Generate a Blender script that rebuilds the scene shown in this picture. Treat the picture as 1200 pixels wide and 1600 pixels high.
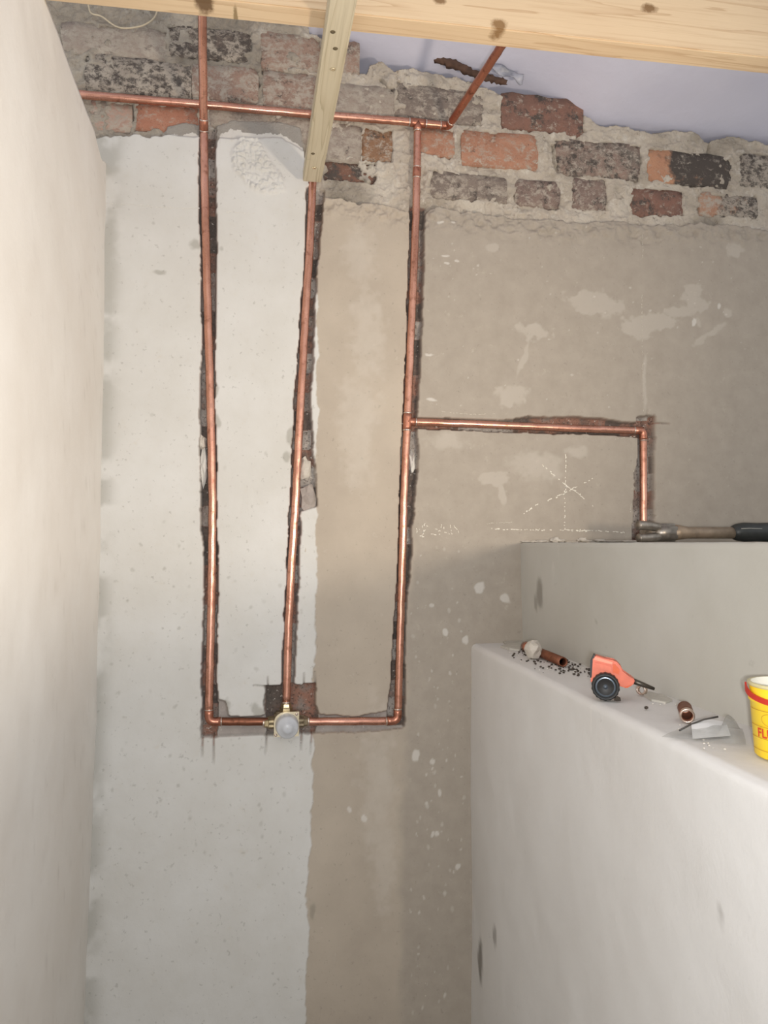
import bpy, bmesh, math, random
import numpy as np
from mathutils import Vector, Matrix

random.seed(7)
rng = np.random.default_rng(11)
for o in list(bpy.data.objects):
    bpy.data.objects.remove(o, do_unlink=True)
scene = bpy.context.scene
COL = scene.collection

# ------------------------------------------------------------------ camera
F_PX, DIST, EYE = 1200.0, 1.65, 1.55
YAW, PITCH = math.radians(9.9), math.radians(2.29)
cam_data = bpy.data.cameras.new('camera')
cam_data.sensor_fit = 'VERTICAL'
cam_data.sensor_height = 36.0
cam_data.lens = 36.0 * F_PX / 1600.0
cam_data.clip_start = 0.02
cam = bpy.data.objects.new('camera', cam_data)
COL.objects.link(cam)
cam.location = (0, -DIST, EYE)
cam.rotation_euler = (math.pi / 2 + PITCH, 0, -YAW)
scene.camera = cam

# ------------------------------------------------------------------ light
world = bpy.data.worlds.new('world')
scene.world = world
world.use_nodes = True
bgn = world.node_tree.nodes['Background']
bgn.inputs['Color'].default_value = (0.96, 0.98, 1.0, 1)
bgn.inputs['Strength'].default_value = 0.86

def add_light(name, kind, loc, power, color, size, target=None, **kw):
    L = bpy.data.lights.new(name, kind)
    L.energy = power
    L.color = color
    if kind == 'AREA':
        L.size = size
    else:
        L.shadow_soft_size = size
    for k, v in kw.items():
        setattr(L, k, v)
    o = bpy.data.objects.new(name, L)
    COL.objects.link(o)
    o.location = loc
    if target is not None:
        d = Vector(target) - Vector(loc)
        o.rotation_euler = d.to_track_quat('-Z', 'Y').to_euler()
    return o

# the phone's own flash, just under its lens, and a warm work lamp standing on the platform to the right
add_light('phone_flash', 'SPOT', (0.03, -DIST, EYE - 0.022), 30, (0.985, 0.99, 1.0), 0.012, (0.12, 0, EYE + 0.05), spot_size=math.radians(168), spot_blend=1.0)
add_light('work_lamp', 'SPOT', (0.86, -1.12, EYE + 0.05), 30.5, (1.0, 0.86, 0.70), 0.05, (-0.30, -0.24, EYE + 0.56), spot_size=math.radians(140), spot_blend=1.0)

scene.view_settings.view_transform = 'Standard'
scene.view_settings.look = 'None'
scene.view_settings.exposure = 0.0
scene.view_settings.gamma = 1.0
scene.view_settings.use_curve_mapping = False

# ------------------------------------------------------------------ maths helpers
_fw = np.array([math.sin(YAW) * math.cos(PITCH), math.cos(YAW) * math.cos(PITCH), math.sin(PITCH)])
_rt = np.array([math.cos(YAW), -math.sin(YAW), 0.0])
_up = np.cross(_rt, _fw)
_c = np.array([0.0, -DIST, EYE])

def ray(x, y):
    return _fw + (x - 600) / F_PX * _rt - (y - 800) / F_PX * _up

def onY(x, y, Y=0.0):          # point of the photograph on a plane parallel to the back wall
    d = ray(x, y)
    return _c + d * ((Y + DIST) / d[1])

def onZ(x, y, z):              # ... on a horizontal plane, z above the eye
    d = ray(x, y)
    return _c + d * (z / d[2])

def onX(x, y, X):
    d = ray(x, y)
    return _c + d * (X / d[0])

def lin(r, g, b):
    def c(v):
        v /= 255.0
        return v / 12.92 if v <= 0.04045 else ((v + 0.055) / 1.055) ** 2.4
    return (c(r), c(g), c(b), 1.0)

_lat = {}
def vnoise(x, y, seed):
    if seed not in _lat:
        _lat[seed] = np.random.default_rng(seed).random((256, 256)).astype(np.float32)
    L = _lat[seed]
    xi = np.floor(x).astype(np.int64); yi = np.floor(y).astype(np.int64)
    fx = (x - xi).astype(np.float32); fy = (y - yi).astype(np.float32)
    fx = fx * fx * (3 - 2 * fx); fy = fy * fy * (3 - 2 * fy)
    x0 = xi & 255; x1 = (xi + 1) & 255; y0 = yi & 255; y1 = (yi + 1) & 255
    return ((L[x0, y0] * (1 - fx) + L[x1, y0] * fx) * (1 - fy)
            + (L[x0, y1] * (1 - fx) + L[x1, y1] * fx) * fy)

def fbm(x, y, scale, seed, octv=3):     # about -1 .. 1
    out = 0; amp = 1.0; tot = 0
    for k in range(octv):
        out = out + amp * (vnoise(x / scale + 31.7 * k, y / scale + 17.3 * k, seed + k) * 2 - 1)
        tot += amp; amp *= 0.5; scale *= 0.5
    return out / tot

def inpoly(X, Z, poly):
    m = np.zeros(X.shape, bool)
    xs = [p[0] for p in poly]; zs = [p[1] for p in poly]
    bb = (X >= min(xs)) & (X <= max(xs)) & (Z >= min(zs)) & (Z <= max(zs))
    if not bb.any():
        return m
    x = X[bb]; z = Z[bb]
    r = np.zeros(x.shape, bool)
    n = len(poly)
    for i in range(n):
        x1, z1 = poly[i]; x2, z2 = poly[(i + 1) % n]
        c = (z1 > z) != (z2 > z)
        if z1 != z2:
            r ^= c & (x < (x2 - x1) * (z - z1) / (z2 - z1) + x1)
    m[bb] = r
    return m

def blur(a, n=1):
    for _ in range(n):
        a = (np.roll(a, 1, 0) + np.roll(a, -1, 0) + 2 * a) / 4
        a = (np.roll(a, 1, 1) + np.roll(a, -1, 1) + 2 * a) / 4
    return a

def sstep(a, b, x):
    t = np.clip((x - a) / (b - a), 0, 1)
    return t * t * (3 - 2 * t)

# ------------------------------------------------------------------ scene helpers
def tag(o, label=None, cat=None, group=None, kind=None):
    if label: o['label'] = label
    if cat: o['category'] = cat
    if group: o['group'] = group
    if kind: o['kind'] = kind
    return o

def thing(name, loc, label, cat, group=None):
    o = bpy.data.objects.new(name, None)
    o.empty_display_size = 0.02
    COL.objects.link(o)
    o.location = loc
    return tag(o, label, cat, group)

def link(name, me, mat=None, parent=None, smooth=True):
    if mat is not None:
        me.materials.clear(); me.materials.append(mat)
    if smooth:
        me.polygons.foreach_set('use_smooth', np.ones(len(me.polygons), bool))
    o = bpy.data.objects.new(name, me)
    COL.objects.link(o)
    if parent is not None:
        o.parent = parent
        o.matrix_parent_inverse = Matrix.Identity(4)
        # shapes are written in world space: bring them into the parent's space
        me.transform(Matrix.Translation(-Vector(wloc(parent))))
    return o

def wloc(o):
    v = Vector(o.location)
    while o.parent is not None:
        o = o.parent
        v += Vector(o.location)
    return v

def bm_obj(name, bm, mat, parent=None, smooth=True):
    bmesh.ops.recalc_face_normals(bm, faces=bm.faces)
    me = bpy.data.meshes.new(name)
    bm.to_mesh(me); bm.free()
    return link(name, me, mat, parent, smooth)

def grid_mesh(name, P, keep=None, attrs=None, flip=False):
    """P: (n,m,3) array of points, keep: (n-1,m-1) bool of faces to keep"""
    n, m = P.shape[:2]
    idx = np.arange(n * m, dtype=np.int64).reshape(n, m)
    q = np.stack([idx[:-1, :-1], idx[1:, :-1], idx[1:, 1:], idx[:-1, 1:]], -1)
    if flip:
        q = q[..., ::-1]
    q = q[keep] if keep is not None else q.reshape(-1, 4)
    used, inv = np.unique(q.ravel(), return_inverse=True)
    V = P.reshape(-1, 3)[used]
    me = bpy.data.meshes.new(name)
    me.vertices.add(len(used)); me.vertices.foreach_set('co', V.astype(np.float32).ravel())
    nf = len(q)
    me.loops.add(nf * 4); me.loops.foreach_set('vertex_index', inv.astype(np.int32).ravel())
    me.polygons.add(nf)
    me.polygons.foreach_set('loop_start', np.arange(0, nf * 4, 4, dtype=np.int32))
    me.polygons.foreach_set('loop_total', np.full(nf, 4, np.int32))
    for k, a in (attrs or {}).items():
        at = me.attributes.new(k, 'FLOAT', 'POINT')
        at.data.foreach_set('value', a.reshape(-1)[used].astype(np.float32))
    me.update(calc_edges=True)
    return me

def frames(pts):
    pts = [Vector(p) for p in pts]
    T = []
    for i in range(len(pts)):
        a = pts[max(i - 1, 0)]; b = pts[min(i + 1, len(pts) - 1)]
        T.append((b - a).normalized())
    up = Vector((0, 0, 1)) if abs(T[0].z) < 0.9 else Vector((1, 0, 0))
    N = (up - T[0] * up.dot(T[0])).normalized()
    out = []
    for i, t in enumerate(T):
        N = (N - t * N.dot(t)).normalized()
        out.append((pts[i], t, N.copy(), t.cross(N)))
    return out

def add_tube(bm, pts, rad, segs=14, caps=True):
    fr = frames(pts)
    rings = []
    for i, (p, t, n, b) in enumerate(fr):
        r = rad[i] if isinstance(rad, (list, tuple)) else rad
        rings.append([bm.verts.new(p + n * (r * math.cos(2 * math.pi * k / segs)) + b * (r * math.sin(2 * math.pi * k / segs))) for k in range(segs)])
    for a, c in zip(rings, rings[1:]):
        for k in range(segs):
            bm.faces.new((a[k], a[(k + 1) % segs], c[(k + 1) % segs], c[k]))
    if caps:
        bm.faces.new(rings[0][::-1]); bm.faces.new(rings[-1])
    return rings

def tube_obj(name, pts, rad, mat, parent=None, segs=14, caps=True):
    bm = bmesh.new()
    add_tube(bm, pts, rad, segs, caps)
    return bm_obj(name, bm, mat, parent)

def add_box(bm, lo, hi, bevel=0.0, segs=2):
    r = bmesh.ops.create_cube(bm, size=1.0)
    vs = r['verts']
    c = [(a + b) / 2 for a, b in zip(lo, hi)]; s = [b - a for a, b in zip(lo, hi)]
    for v in vs:
        v.co = Vector((c[0] + v.co.x * s[0], c[1] + v.co.y * s[1], c[2] + v.co.z * s[2]))
    if bevel:
        es = list({e for v in vs for e in v.link_edges})
        bmesh.ops.bevel(bm, geom=es, offset=bevel, segments=segs, affect='EDGES')

def lathe(bm, prof, centre, axis, segs=32, close=False):
    """prof: list of (radius, distance along axis)"""
    axis = Vector(axis).normalized()
    up = Vector((0, 0, 1)) if abs(axis.z) < 0.9 else Vector((1, 0, 0))
    n = (up - axis * up.dot(axis)).normalized(); b = axis.cross(n)
    c = Vector(centre)
    rings = []
    for r, h in prof:
        rings.append([bm.verts.new(c + axis * h + n * (r * math.cos(2 * math.pi * k / segs)) + b * (r * math.sin(2 * math.pi * k / segs))) for k in range(segs)])
    for a, d in zip(rings, rings[1:]):
        for k in range(segs):
            bm.faces.new((a[k], a[(k + 1) % segs], d[(k + 1) % segs], d[k]))
    if close:
        bm.faces.new(rings[0][::-1]); bm.faces.new(rings[-1])
    return rings

def resample(pts, step):
    pts = [Vector(p) for p in pts]
    out = [pts[0]]
    for a, b in zip(pts, pts[1:]):
        n = max(1, int((b - a).length / step))
        for k in range(1, n + 1):
            out.append(a.lerp(b, k / n))
    return out

def smooth_path(pts, it=2):
    pts = [Vector(p) for p in pts]
    for _ in range(it):
        q = [pts[0]]
        for a, b in zip(pts, pts[1:]):
            q.append(a * 0.75 + b * 0.25); q.append(a * 0.25 + b * 0.75)
        q.append(pts[-1])
        pts = q
    return pts

# ------------------------------------------------------------------ material helpers
class NT:
    def __init__(self, name):
        self.m = bpy.data.materials.new(name)
        self.m.use_nodes = True
        self.t = self.m.node_tree
        self.b = self.t.nodes['Principled BSDF']
        self.out = self.t.nodes['Material Output']
        self.pos = self.n('ShaderNodeNewGeometry').outputs['Position']
    def n(self, typ, **kw):
        nd = self.t.nodes.new(typ)
        for k, v in kw.items():
            setattr(nd, k, v)
        return nd
    def put(self, sock, v):
        if hasattr(v, 'is_linked') or isinstance(v, bpy.types.NodeSocket):
            self.t.links.new(v, sock)
        else:
            sock.default_value = v
    def attr(self, name):
        return self.n('ShaderNodeAttribute', attribute_name=name).outputs['Fac']
    def noise(self, scale, detail=4, rough=0.55, vec=None, dist=0.0):
        nd = self.n('ShaderNodeTexNoise')
        self.put(nd.inputs['Vector'], vec if vec is not None else self.pos)
        nd.inputs['Scale'].default_value = scale
        nd.inputs['Detail'].default_value = detail
        nd.inputs['Roughness'].default_value = rough
        nd.inputs['Distortion'].default_value = dist
        return nd.outputs['Fac']
    def vec_scale(self, v, s, off=(0, 0, 0)):
        nd = self.n('ShaderNodeMapping')
        self.put(nd.inputs['Vector'], v)
        nd.inputs['Scale'].default_value = s
        nd.inputs['Location'].default_value = off
        return nd.outputs['Vector']
    def ramp(self, fac, stops, interp='LINEAR'):
        nd = self.n('ShaderNodeValToRGB')
        nd.color_ramp.interpolation = interp
        el = nd.color_ramp.elements
        while len(el) < len(stops):
            el.new(0.5)
        for e, (p, c) in zip(el, stops):
            e.position = p
            e.color = c if not isinstance(c, (int, float)) else (c, c, c, 1)
        self.put(nd.inputs['Fac'], fac)
        return nd.outputs['Color']
    def mix(self, fac, a, b, mode='MIX'):
        nd = self.n('ShaderNodeMix', data_type='RGBA', blend_type=mode)
        self.put(nd.inputs[0], fac); self.put(nd.inputs[6], a); self.put(nd.inputs[7], b)
        return nd.outputs[2]
    def math(self, op, a, b=0.0, clamp=False):
        nd = self.n('ShaderNodeMath', operation=op, use_clamp=clamp)
        self.put(nd.inputs[0], a); self.put(nd.inputs[1], b)
        return nd.outputs[0]
    def bump(self, h, strength=0.4, dist=0.002, prev=None):
        nd = self.n('ShaderNodeBump')
        nd.inputs['Strength'].default_value = strength
        nd.inputs['Distance'].default_value = dist
        self.put(nd.inputs['Height'], h)
        if prev is not None:
            self.t.links.new(prev, nd.inputs['Normal'])
        return nd.outputs['Normal']
    def done(self, color=None, rough=None, metal=None, normal=None, **kw):
        if color is not None: self.put(self.b.inputs['Base Color'], color)
        if rough is not None: self.put(self.b.inputs['Roughness'], rough)
        if metal is not None: self.put(self.b.inputs['Metallic'], metal)
        if normal is not None: self.put(self.b.inputs['Normal'], normal)
        for k, v in kw.items():
            self.put(self.b.inputs[k], v)
        return self.m

def plain(name, rgb, rough=0.6, metal=0.0, var=0.12, scale=60, bump=0.0, **kw):
    t = NT(name)
    n = t.noise(scale, 4)
    c = lin(*rgb)
    lo = tuple(v * (1 - var) for v in c[:3]) + (1,)
    hi = tuple(min(1, v * (1 + var)) for v in c[:3]) + (1,)
    col = t.ramp(n, [(0.3, lo), (0.7, hi)])
    nm = t.bump(n, 0.5, bump) if bump else None
    return t.done(col, rough, metal, nm, **kw)

# ---- wall plaster: masks carried by the mesh tell which coat is where
def plaster_material():
    t = NT('plaster')
    big = t.noise(5.0, 5, 0.6); mid = t.noise(26, 5, 0.6); fine = t.noise(170, 4, 0.7)
    white = t.mix(t.ramp(big, [(0.35, 0.0), (0.65, 1.0)]), lin(212, 210, 205), lin(203, 200, 193))
    beige = t.mix(t.ramp(big, [(0.35, 0.0), (0.65, 1.0)]), lin(186, 174, 158), lin(173, 161, 146))
    grey = t.mix(t.ramp(mid, [(0.3, 0.0), (0.7, 1.0)]), lin(172, 162, 149), lin(162, 152, 139))
    col = t.mix(t.attr('grey'), beige, grey)
    col = t.mix(t.attr('white'), col, white)
    # pits and freckles
    freck = t.ramp(t.noise(95, 3, 0.65), [(0.635, 0.0), (0.70, 1.0)])
    freck = t.math('MULTIPLY', freck, 0.28)
    col = t.mix(freck, col, lin(120, 116, 106))
    nick = t.ramp(t.noise(62, 8, 0.8, t.vec_scale(t.pos, (1.3, 1, 0.8), (2, 3, 5)), 0.5), [(0.61, 0.0), (0.68, 1.0)])
    nick = t.math('MULTIPLY', nick, t.math('MULTIPLY', t.math('SUBTRACT', 1.0, t.attr('white')), 0.38))
    col = t.mix(nick, col, lin(122, 112, 98))
    scuff = t.ramp(t.noise(40, 6, 0.75), [(0.60, 0.0), (0.72, 1.0)])
    col = t.mix(t.math('MULTIPLY', scuff, 0.35), col, lin(203, 195, 180))
    col = t.mix(t.math('MULTIPLY', t.math('MULTIPLY', t.attr('smear'), t.ramp(mid, [(0.3, 0.5), (0.65, 1.0)])), 0.42), col, lin(204, 196, 184))
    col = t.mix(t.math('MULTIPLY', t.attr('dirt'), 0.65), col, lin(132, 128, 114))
    col = t.mix(t.math('MULTIPLY', t.attr('chip'), 0.7), col, lin(212, 207, 198))
    # chase: cut brick, mortar and black grit in turn
    ct = t.attr('ctone')
    cut = t.ramp(t.math('ADD', ct, t.math('MULTIPLY', t.math('SUBTRACT', mid, 0.5), 0.9)),
                 [(0.0, lin(92, 84, 78)), (0.22, lin(108, 94, 86)), (0.38, lin(146, 108, 92)), (0.52, lin(138, 124, 115)), (0.75, lin(160, 152, 144)), (1.0, lin(178, 171, 163))])
    cut = t.mix(t.ramp(t.noise(210, 3, 0.7), [(0.55, 0.0), (0.64, 0.8)]), cut, lin(70, 64, 59))
    cut = t.mix(t.ramp(ct, [(0.84, 0.0), (0.92, 1.0)]), cut, t.ramp(mid, [(0.3, lin(150, 142, 136)), (0.7, lin(172, 163, 156))]))
    cut = t.mix(t.ramp(t.noise(150, 3, 0.7, vec=t.vec_scale(t.pos, (1, 1, 1), (3, 5, 1))), [(0.62, 0.0), (0.68, 1.0)]), cut, lin(190, 182, 172))
    col = t.mix(t.attr('chase'), col, cut)
    nm = t.bump(mid, 0.25, 0.004)
    nm = t.bump(fine, 0.30, 0.0012, nm)
    return t.done(col, 0.88, 0.0, nm, **{'Specular IOR Level': 0.2})

def mortar_material():
    t = NT('mortar')
    big = t.noise(9, 5, 0.6); mid = t.noise(48, 6, 0.7); fine = t.noise(220, 4, 0.7)
    col = t.ramp(big, [(0.32, lin(172, 161, 146)), (0.5, lin(192, 181, 166)), (0.68, lin(206, 197, 183))])
    col = t.mix(t.ramp(mid, [(0.55, 0.0), (0.72, 1.0)]), col, lin(214, 207, 195))
    col = t.mix(t.ramp(t.noise(70, 4, 0.7, vec=t.vec_scale(t.pos, (1, 1, 1), (7, 2, 4))), [(0.60, 0.0), (0.72, 0.8)]), col, lin(128, 114, 100))
    col = t.mix(t.math('MULTIPLY', t.attr('dirt'), 0.75), col, lin(112, 105, 94))
    col = t.mix(t.math('MULTIPLY', t.attr('smear'), 0.8), col, lin(150, 146, 140))
    nm = t.bump(mid, 0.8, 0.008)
    nm = t.bump(fine, 0.6, 0.003, nm)
    return t.done(col, 0.92, 0.0, nm, **{'Specular IOR Level': 0.15})

def brick_material(name, c1, c2, smear=0.5, soot=0.0, seed=0, sootx=None):
    t = NT(name)
    p = t.vec_scale(t.pos, (1, 1, 1), (seed * 1.3, seed * 0.7, seed * 2.1))
    big = t.noise(22, 4, 0.6, p); mid = t.noise(60, 5, 0.7, p); fine = t.noise(240, 3, 0.7, p)
    col = t.mix(t.ramp(big, [(0.35, 0.0), (0.65, 1.0)]), lin(*c1), lin(*c2))
    col = t.mix(t.ramp(fine, [(0.55, 0.0), (0.75, 0.6)]), col, tuple(v * 0.45 for v in lin(*c1)[:3]) + (1,))
    if soot:
        s = t.ramp(t.noise(34, 8, 0.8, p, 0.2), [(0.62 - soot * 0.3, 0.0), (0.70 - soot * 0.3, 1.0)])
        if sootx is not None:
            sx = t.n('ShaderNodeSeparateXYZ'); t.put(sx.inputs[0], t.pos)
            g = t.math('MULTIPLY', t.math('SUBTRACT', sx.outputs[0], sootx), 32, True)
            s = t.math('MULTIPLY', s, t.ramp(t.math('ADD', g, t.math('MULTIPLY', t.math('SUBTRACT', big, 0.5), 2.6)), [(0.3, 0.0), (0.75, 1.0)]))
        col = t.mix(s, col, lin(84, 77, 72))
    if smear:
        s = t.ramp(t.noise(58, 9, 0.82, t.vec_scale(p, (0.85, 1, 1.2)), 0.25), [(0.63 - smear * 0.26, 0.0), (0.73 - smear * 0.26, 0.92)])
        col = t.mix(s, col, t.ramp(big, [(0.3, lin(160, 149, 136)), (0.7, lin(184, 174, 160))]))
    nm = t.bump(mid, 0.6, 0.004)
    nm = t.bump(fine, 0.5, 0.0015, nm)
    return t.done(col, 0.9, 0.0, nm, **{'Specular IOR Level': 0.2})

def copper_material(name='copper', tint=(226, 170, 148), dark=(146, 96, 76), rough=0.26):
    t = NT(name)
    n = t.noise(9, 4, 0.6); n2 = t.noise(60, 4, 0.65)
    col = t.mix(t.ramp(n, [(0.35, 0.0), (0.68, 1.0)]), lin(*tint), lin(*[int(a * 0.55 + b * 0.45) for a, b in zip(tint, dark)]))
    col = t.mix(t.ramp(n2, [(0.56, 0.0), (0.72, 0.8)]), col, lin(*dark))
    r = t.ramp(n2, [(0.3, rough - 0.06), (0.75, rough + 0.18)])
    return t.done(col, r, 0.92, t.bump(n2, 0.12, 0.0008))

def wood_material(name, pale, mid_, dark, axis='X', scale=1.0, knots=(), rough=0.7, stain=0.0):
    t = NT(name)
    sc = {'X': (1.1, 16, 16), 'Y': (16, 1.1, 16)}[axis]
    v = t.vec_scale(t.pos, sc)
    warp = t.noise(1.3, 3, 0.5, v)
    w = t.n('ShaderNodeTexNoise')
    w.inputs['Scale'].default_value = 6.0 * scale; w.inputs['Detail'].default_value = 3
    t.put(w.inputs['Vector'], t.vec_scale(t.pos, {'X': (0.35, 14, 14), 'Y': (14, 0.35, 14)}[axis]))
    rings = t.math('FRACT', t.math('MULTIPLY', t.math('ADD', warp, t.math('MULTIPLY', w.outputs['Fac'], 0.35)), 7.0 * scale))
    rc = t.ramp(rings, [(0.0, lin(*pale)), (0.55, lin(*pale)), (0.86, lin(*mid_)), (0.97, lin(*dark)), (1.0, lin(*pale))])
    tone = t.ramp(t.noise(2.2, 3, 0.5), [(0.35, lin(*pale)), (0.65, lin(*mid_))])
    col = t.mix(0.45, tone, rc)
    fine = t.noise(60, 3, 0.6, t.vec_scale(t.pos, {'X': (0.08, 4, 4), 'Y': (4, 0.08, 4)}[axis]))
    col = t.mix(t.ramp(fine, [(0.52, 0.0), (0.75, 0.35)]), col, lin(*dark))
    if stain:
        col = t.mix(t.ramp(t.noise(14, 5, 0.7), [(0.62, 0.0), (0.74, stain)]), col, lin(120, 112, 96))
    for (kx, ky, kz, rx, rz, kc) in knots:
        dv = t.n('ShaderNodeVectorMath', operation='SUBTRACT'); t.put(dv.inputs[0], t.pos); dv.inputs[1].default_value = (kx, ky, kz)
        sv = t.n('ShaderNodeVectorMath', operation='MULTIPLY'); t.put(sv.inputs[0], dv.outputs[0]); sv.inputs[1].default_value = (1 / rx, 1 / 0.03, 1 / rz)
        ln = t.n('ShaderNodeVectorMath', operation='LENGTH'); t.put(ln.inputs[0], sv.outputs[0])
        d = t.math('ADD', ln.outputs['Value'], t.math('MULTIPLY', t.math('SUBTRACT', t.noise(70, 4, 0.7), 0.5), 1.1))
        col = t.mix(t.ramp(d, [(0.55, 0.9), (1.0, 0.0)]), col, lin(*kc))
    return t.done(col, rough, 0.0, t.bump(fine, 0.2, 0.0015), **{'Specular IOR Level': 0.3})

M = {}
M['plaster'] = plaster_material()
M['mortar'] = mortar_material()
M['copper'] = copper_material()
M['copper_dull'] = copper_material('copper_dull', (150, 100, 78), (96, 62, 46), 0.45)
M['copper_fit'] = copper_material('copper_fitting', (206, 142, 118), (112, 68, 52), 0.30)
M['solder'] = plain('solder', (214, 198, 186), 0.28, 1.0, 0.12, 400)
M['brass'] = plain('brass', (196, 178, 142), 0.36, 1.0, 0.25, 120)
M['brass_dull'] = plain('brass_dull', (150, 136, 112), 0.5, 0.8, 0.3, 140)

# ------------------------------------------------------------------ back wall
def wpoly(pxs, Y=0.0):
    return [tuple(onY(x, y, Y)[[0, 2]]) for x, y in pxs]

def edges_poly(rows):          # rows: (y, xl, xr) -> closed polygon
    return wpoly([(a, y) for y, a, b in rows] + [(b, y) for y, a, b in rows[::-1]])

xs = np.concatenate([np.arange(-0.62, -0.34, 0.004), np.arange(-0.34, 0.62, 0.0019), np.arange(0.62, 1.27, 0.0028), np.arange(1.27, 1.901, 0.01)])
zs = np.concatenate([np.arange(0.0, 0.42, 0.02), np.arange(0.42, 1.12, 0.0032), np.arange(1.12, 2.83, 0.0019)])
XX, ZZ = np.meshgrid(xs, zs, indexing='ij')
XX = XX.astype(np.float32); ZZ = ZZ.astype(np.float32)
j1 = fbm(XX, ZZ, 0.035, 100, 4); j2 = fbm(XX, ZZ, 0.035, 120, 4)
jf = fbm(XX, ZZ, 0.012, 140, 3); jg = fbm(XX, ZZ, 0.012, 160, 3)
Xj = XX + j1 * 0.0035 + jf * 0.0016; Zj = ZZ + j2 * 0.0035 + jg * 0.0016

CHASE = [
    [(196, 312, 337), (280, 311, 338), (355, 313, 339), (430, 314, 337), (560, 316, 335), (600, 314, 337), (640, 313, 335), (700, 311, 337),
     (760, 313, 337), (830, 315, 339), (850, 318, 340), (930, 319, 341), (1000, 318, 339), (1060, 315, 338), (1100, 316, 341), (1152, 315, 341)],
    [(292, 480, 508), (340, 479, 503), (380, 477, 498), (480, 471, 492), (560, 465, 490), (630, 460, 485), (660, 459, 488), (710, 456, 489), (745, 455, 493),
     (790, 453, 494), (800, 452, 470), (880, 449, 468), (960, 445, 465), (1050, 440, 460), (1075, 439, 459)],
    [(318, 641, 665), (400, 640, 662), (500, 636, 660), (600, 632, 655), (650, 630, 652), (680, 629, 651), (700, 627, 654), (740, 626, 652), (800, 624, 646),
     (870, 621, 642), (940, 619, 636), (1000, 614, 634), (1060, 613, 633), (1100, 607, 632), (1135, 604, 632)],
    [(650, 996, 1024), (690, 999, 1023), (720, 999, 1022), (740, 992, 1022), (790, 992, 1021), (852, 991, 1021)],
]
chase_polys = [edges_poly(r) for r in CHASE]
chase_polys.append(wpoly([(416, 1072), (458, 1070), (494, 1070), (493, 1100), (498, 1125), (494, 1146), (418, 1148), (414, 1100)]))
chase_polys.append(wpoly([(640, 653), (720, 655), (800, 656), (828, 651), (900, 651), (945, 655), (975, 660), (1022, 660), (1022, 680), (998, 683), (900, 678), (780, 674), (640, 669)]))
shallow_polys = [wpoly([(315, 1108), (338, 1092), (352, 1098), (358, 1118), (395, 1122), (420, 1114), (440, 1120), (440, 1147), (390, 1149), (314, 1153)]),
                 wpoly([(480, 1116), (560, 1120), (604, 1112), (632, 1112), (630, 1138), (590, 1142), (480, 1147)])]
KERFS = [((317, 1150), (316, 1182)), ((334, 1150), (334, 1192)), ((417, 1146), (415, 1178)), ((416, 1072), (396, 1071)), ((419, 1072), (418, 1058)),
         ((475, 1070), (475, 1052)), ((493, 1072), (492, 1050)), ((471, 1146), (470, 1172)), ((487, 1146), (485, 1178)),
         ((1009, 662), (1011, 642)), ((1022, 664), (1022, 648)), ((1020, 661), (1046, 662))]
CRACKS = [((868, 222), (869, 250)), ((869, 250), (876, 264)), ((596, 118), (614, 144)), ((614, 144), (616, 168)), ((1113, 216), (1114, 243)), ((906, 170), (907, 235)),
          ((302, 108), (299, 150)), ((412, 64), (410, 110)), ((868, 250), (868, 222))]

# outline of the plaster's broken upper edge
PL_EDGE = wpoly([(60, 218), (160, 214), (230, 211), (262, 213), (300, 206), (330, 214), (338, 222), (345, 208), (372, 202), (400, 206), (440, 207), (474, 232),
                 (480, 262), (484, 296), (505, 306), (530, 304), (560, 316), (585, 312), (612, 322), (640, 332), (664, 330), (680, 322), (705, 326), (760, 334),
                 (850, 345), (900, 346), (960, 344), (1000, 351), (1100, 350), (1200, 356), (1420, 375)])
pe = np.array(PL_EDGE)
order = np.argsort(pe[:, 0]); pe = pe[order]
edge_z = np.interp(XX, pe[:, 0], pe[:, 1]) + j1 * 0.010 + jf * 0.005
mortar = sstep(-0.003, 0.003, ZZ - edge_z)

# wall top (broken, the roofing sheet shows above it)
top_pts = np.array(wpoly([(-60, -60), (478, -10), (484, 46), (505, 58), (540, 68), (559, 71), (561, 108), (574, 111), (580, 96), (600, 92), (618, 108), (640, 102), (690, 112),
                          (735, 119), (745, 128), (772, 136), (788, 148), (840, 152), (900, 160), (912, 170), (945, 194), (975, 193), (1000, 199), (1020, 206), (1060, 199),
                          (1090, 204), (1111, 219), (1118, 214), (1150, 210), (1200, 221), (1500, 250)]))
wall_top = np.interp(xs, top_pts[:, 0], top_pts[:, 1]) + (fbm(xs, xs * 0 + 3.0, 0.02, 300, 3) * 0.005)

BR = [  # x0, x1, y0, y1 (y at the brick's middle), look
    (98, 258, 42, 86, 'greyed'), (266, 393, 46, 90, 'sooty'), (410, 500, 55, 110, 'faded'), (505, 560, 66, 112, 'faded'),
    (136, 296, 94, 146, 'black'), (303, 402, 106, 156, 'faded'), (413, 498, 116, 172, 'faded'), (520, 613, 135, 182, 'greyed'), (618, 752, 138, 188, 'grey_dark'), (786, 910, 152, 204, 'dark_red'),
    (140, 204, 160, 202, 'pink'), (214, 310, 164, 204, 'red'), (330, 420, 172, 200, 'greyed'), (432, 500, 182, 222, 'greyed'), (512, 562, 196, 250, 'greyed'), (568, 612, 203, 252, 'orange_rough'),
    (655, 708, 203, 242, 'orange'), (724, 839, 210, 260, 'orange'), (872, 1000, 223, 275, 'grey_pink'), (1014, 1140, 240, 288, 'orange_black'), (1158, 1262, 246, 293, 'black'),
    (509, 588, 251, 284, 'red_black'), (676, 790, 274, 312, 'grey_dark'), (808, 874, 284, 322, 'brown'), (896, 947, 281, 327, 'brown'), (989, 1066, 297, 336, 'dark_red'), (1095, 1182, 305, 339, 'orange_black2'),
]
bricks = []
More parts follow.
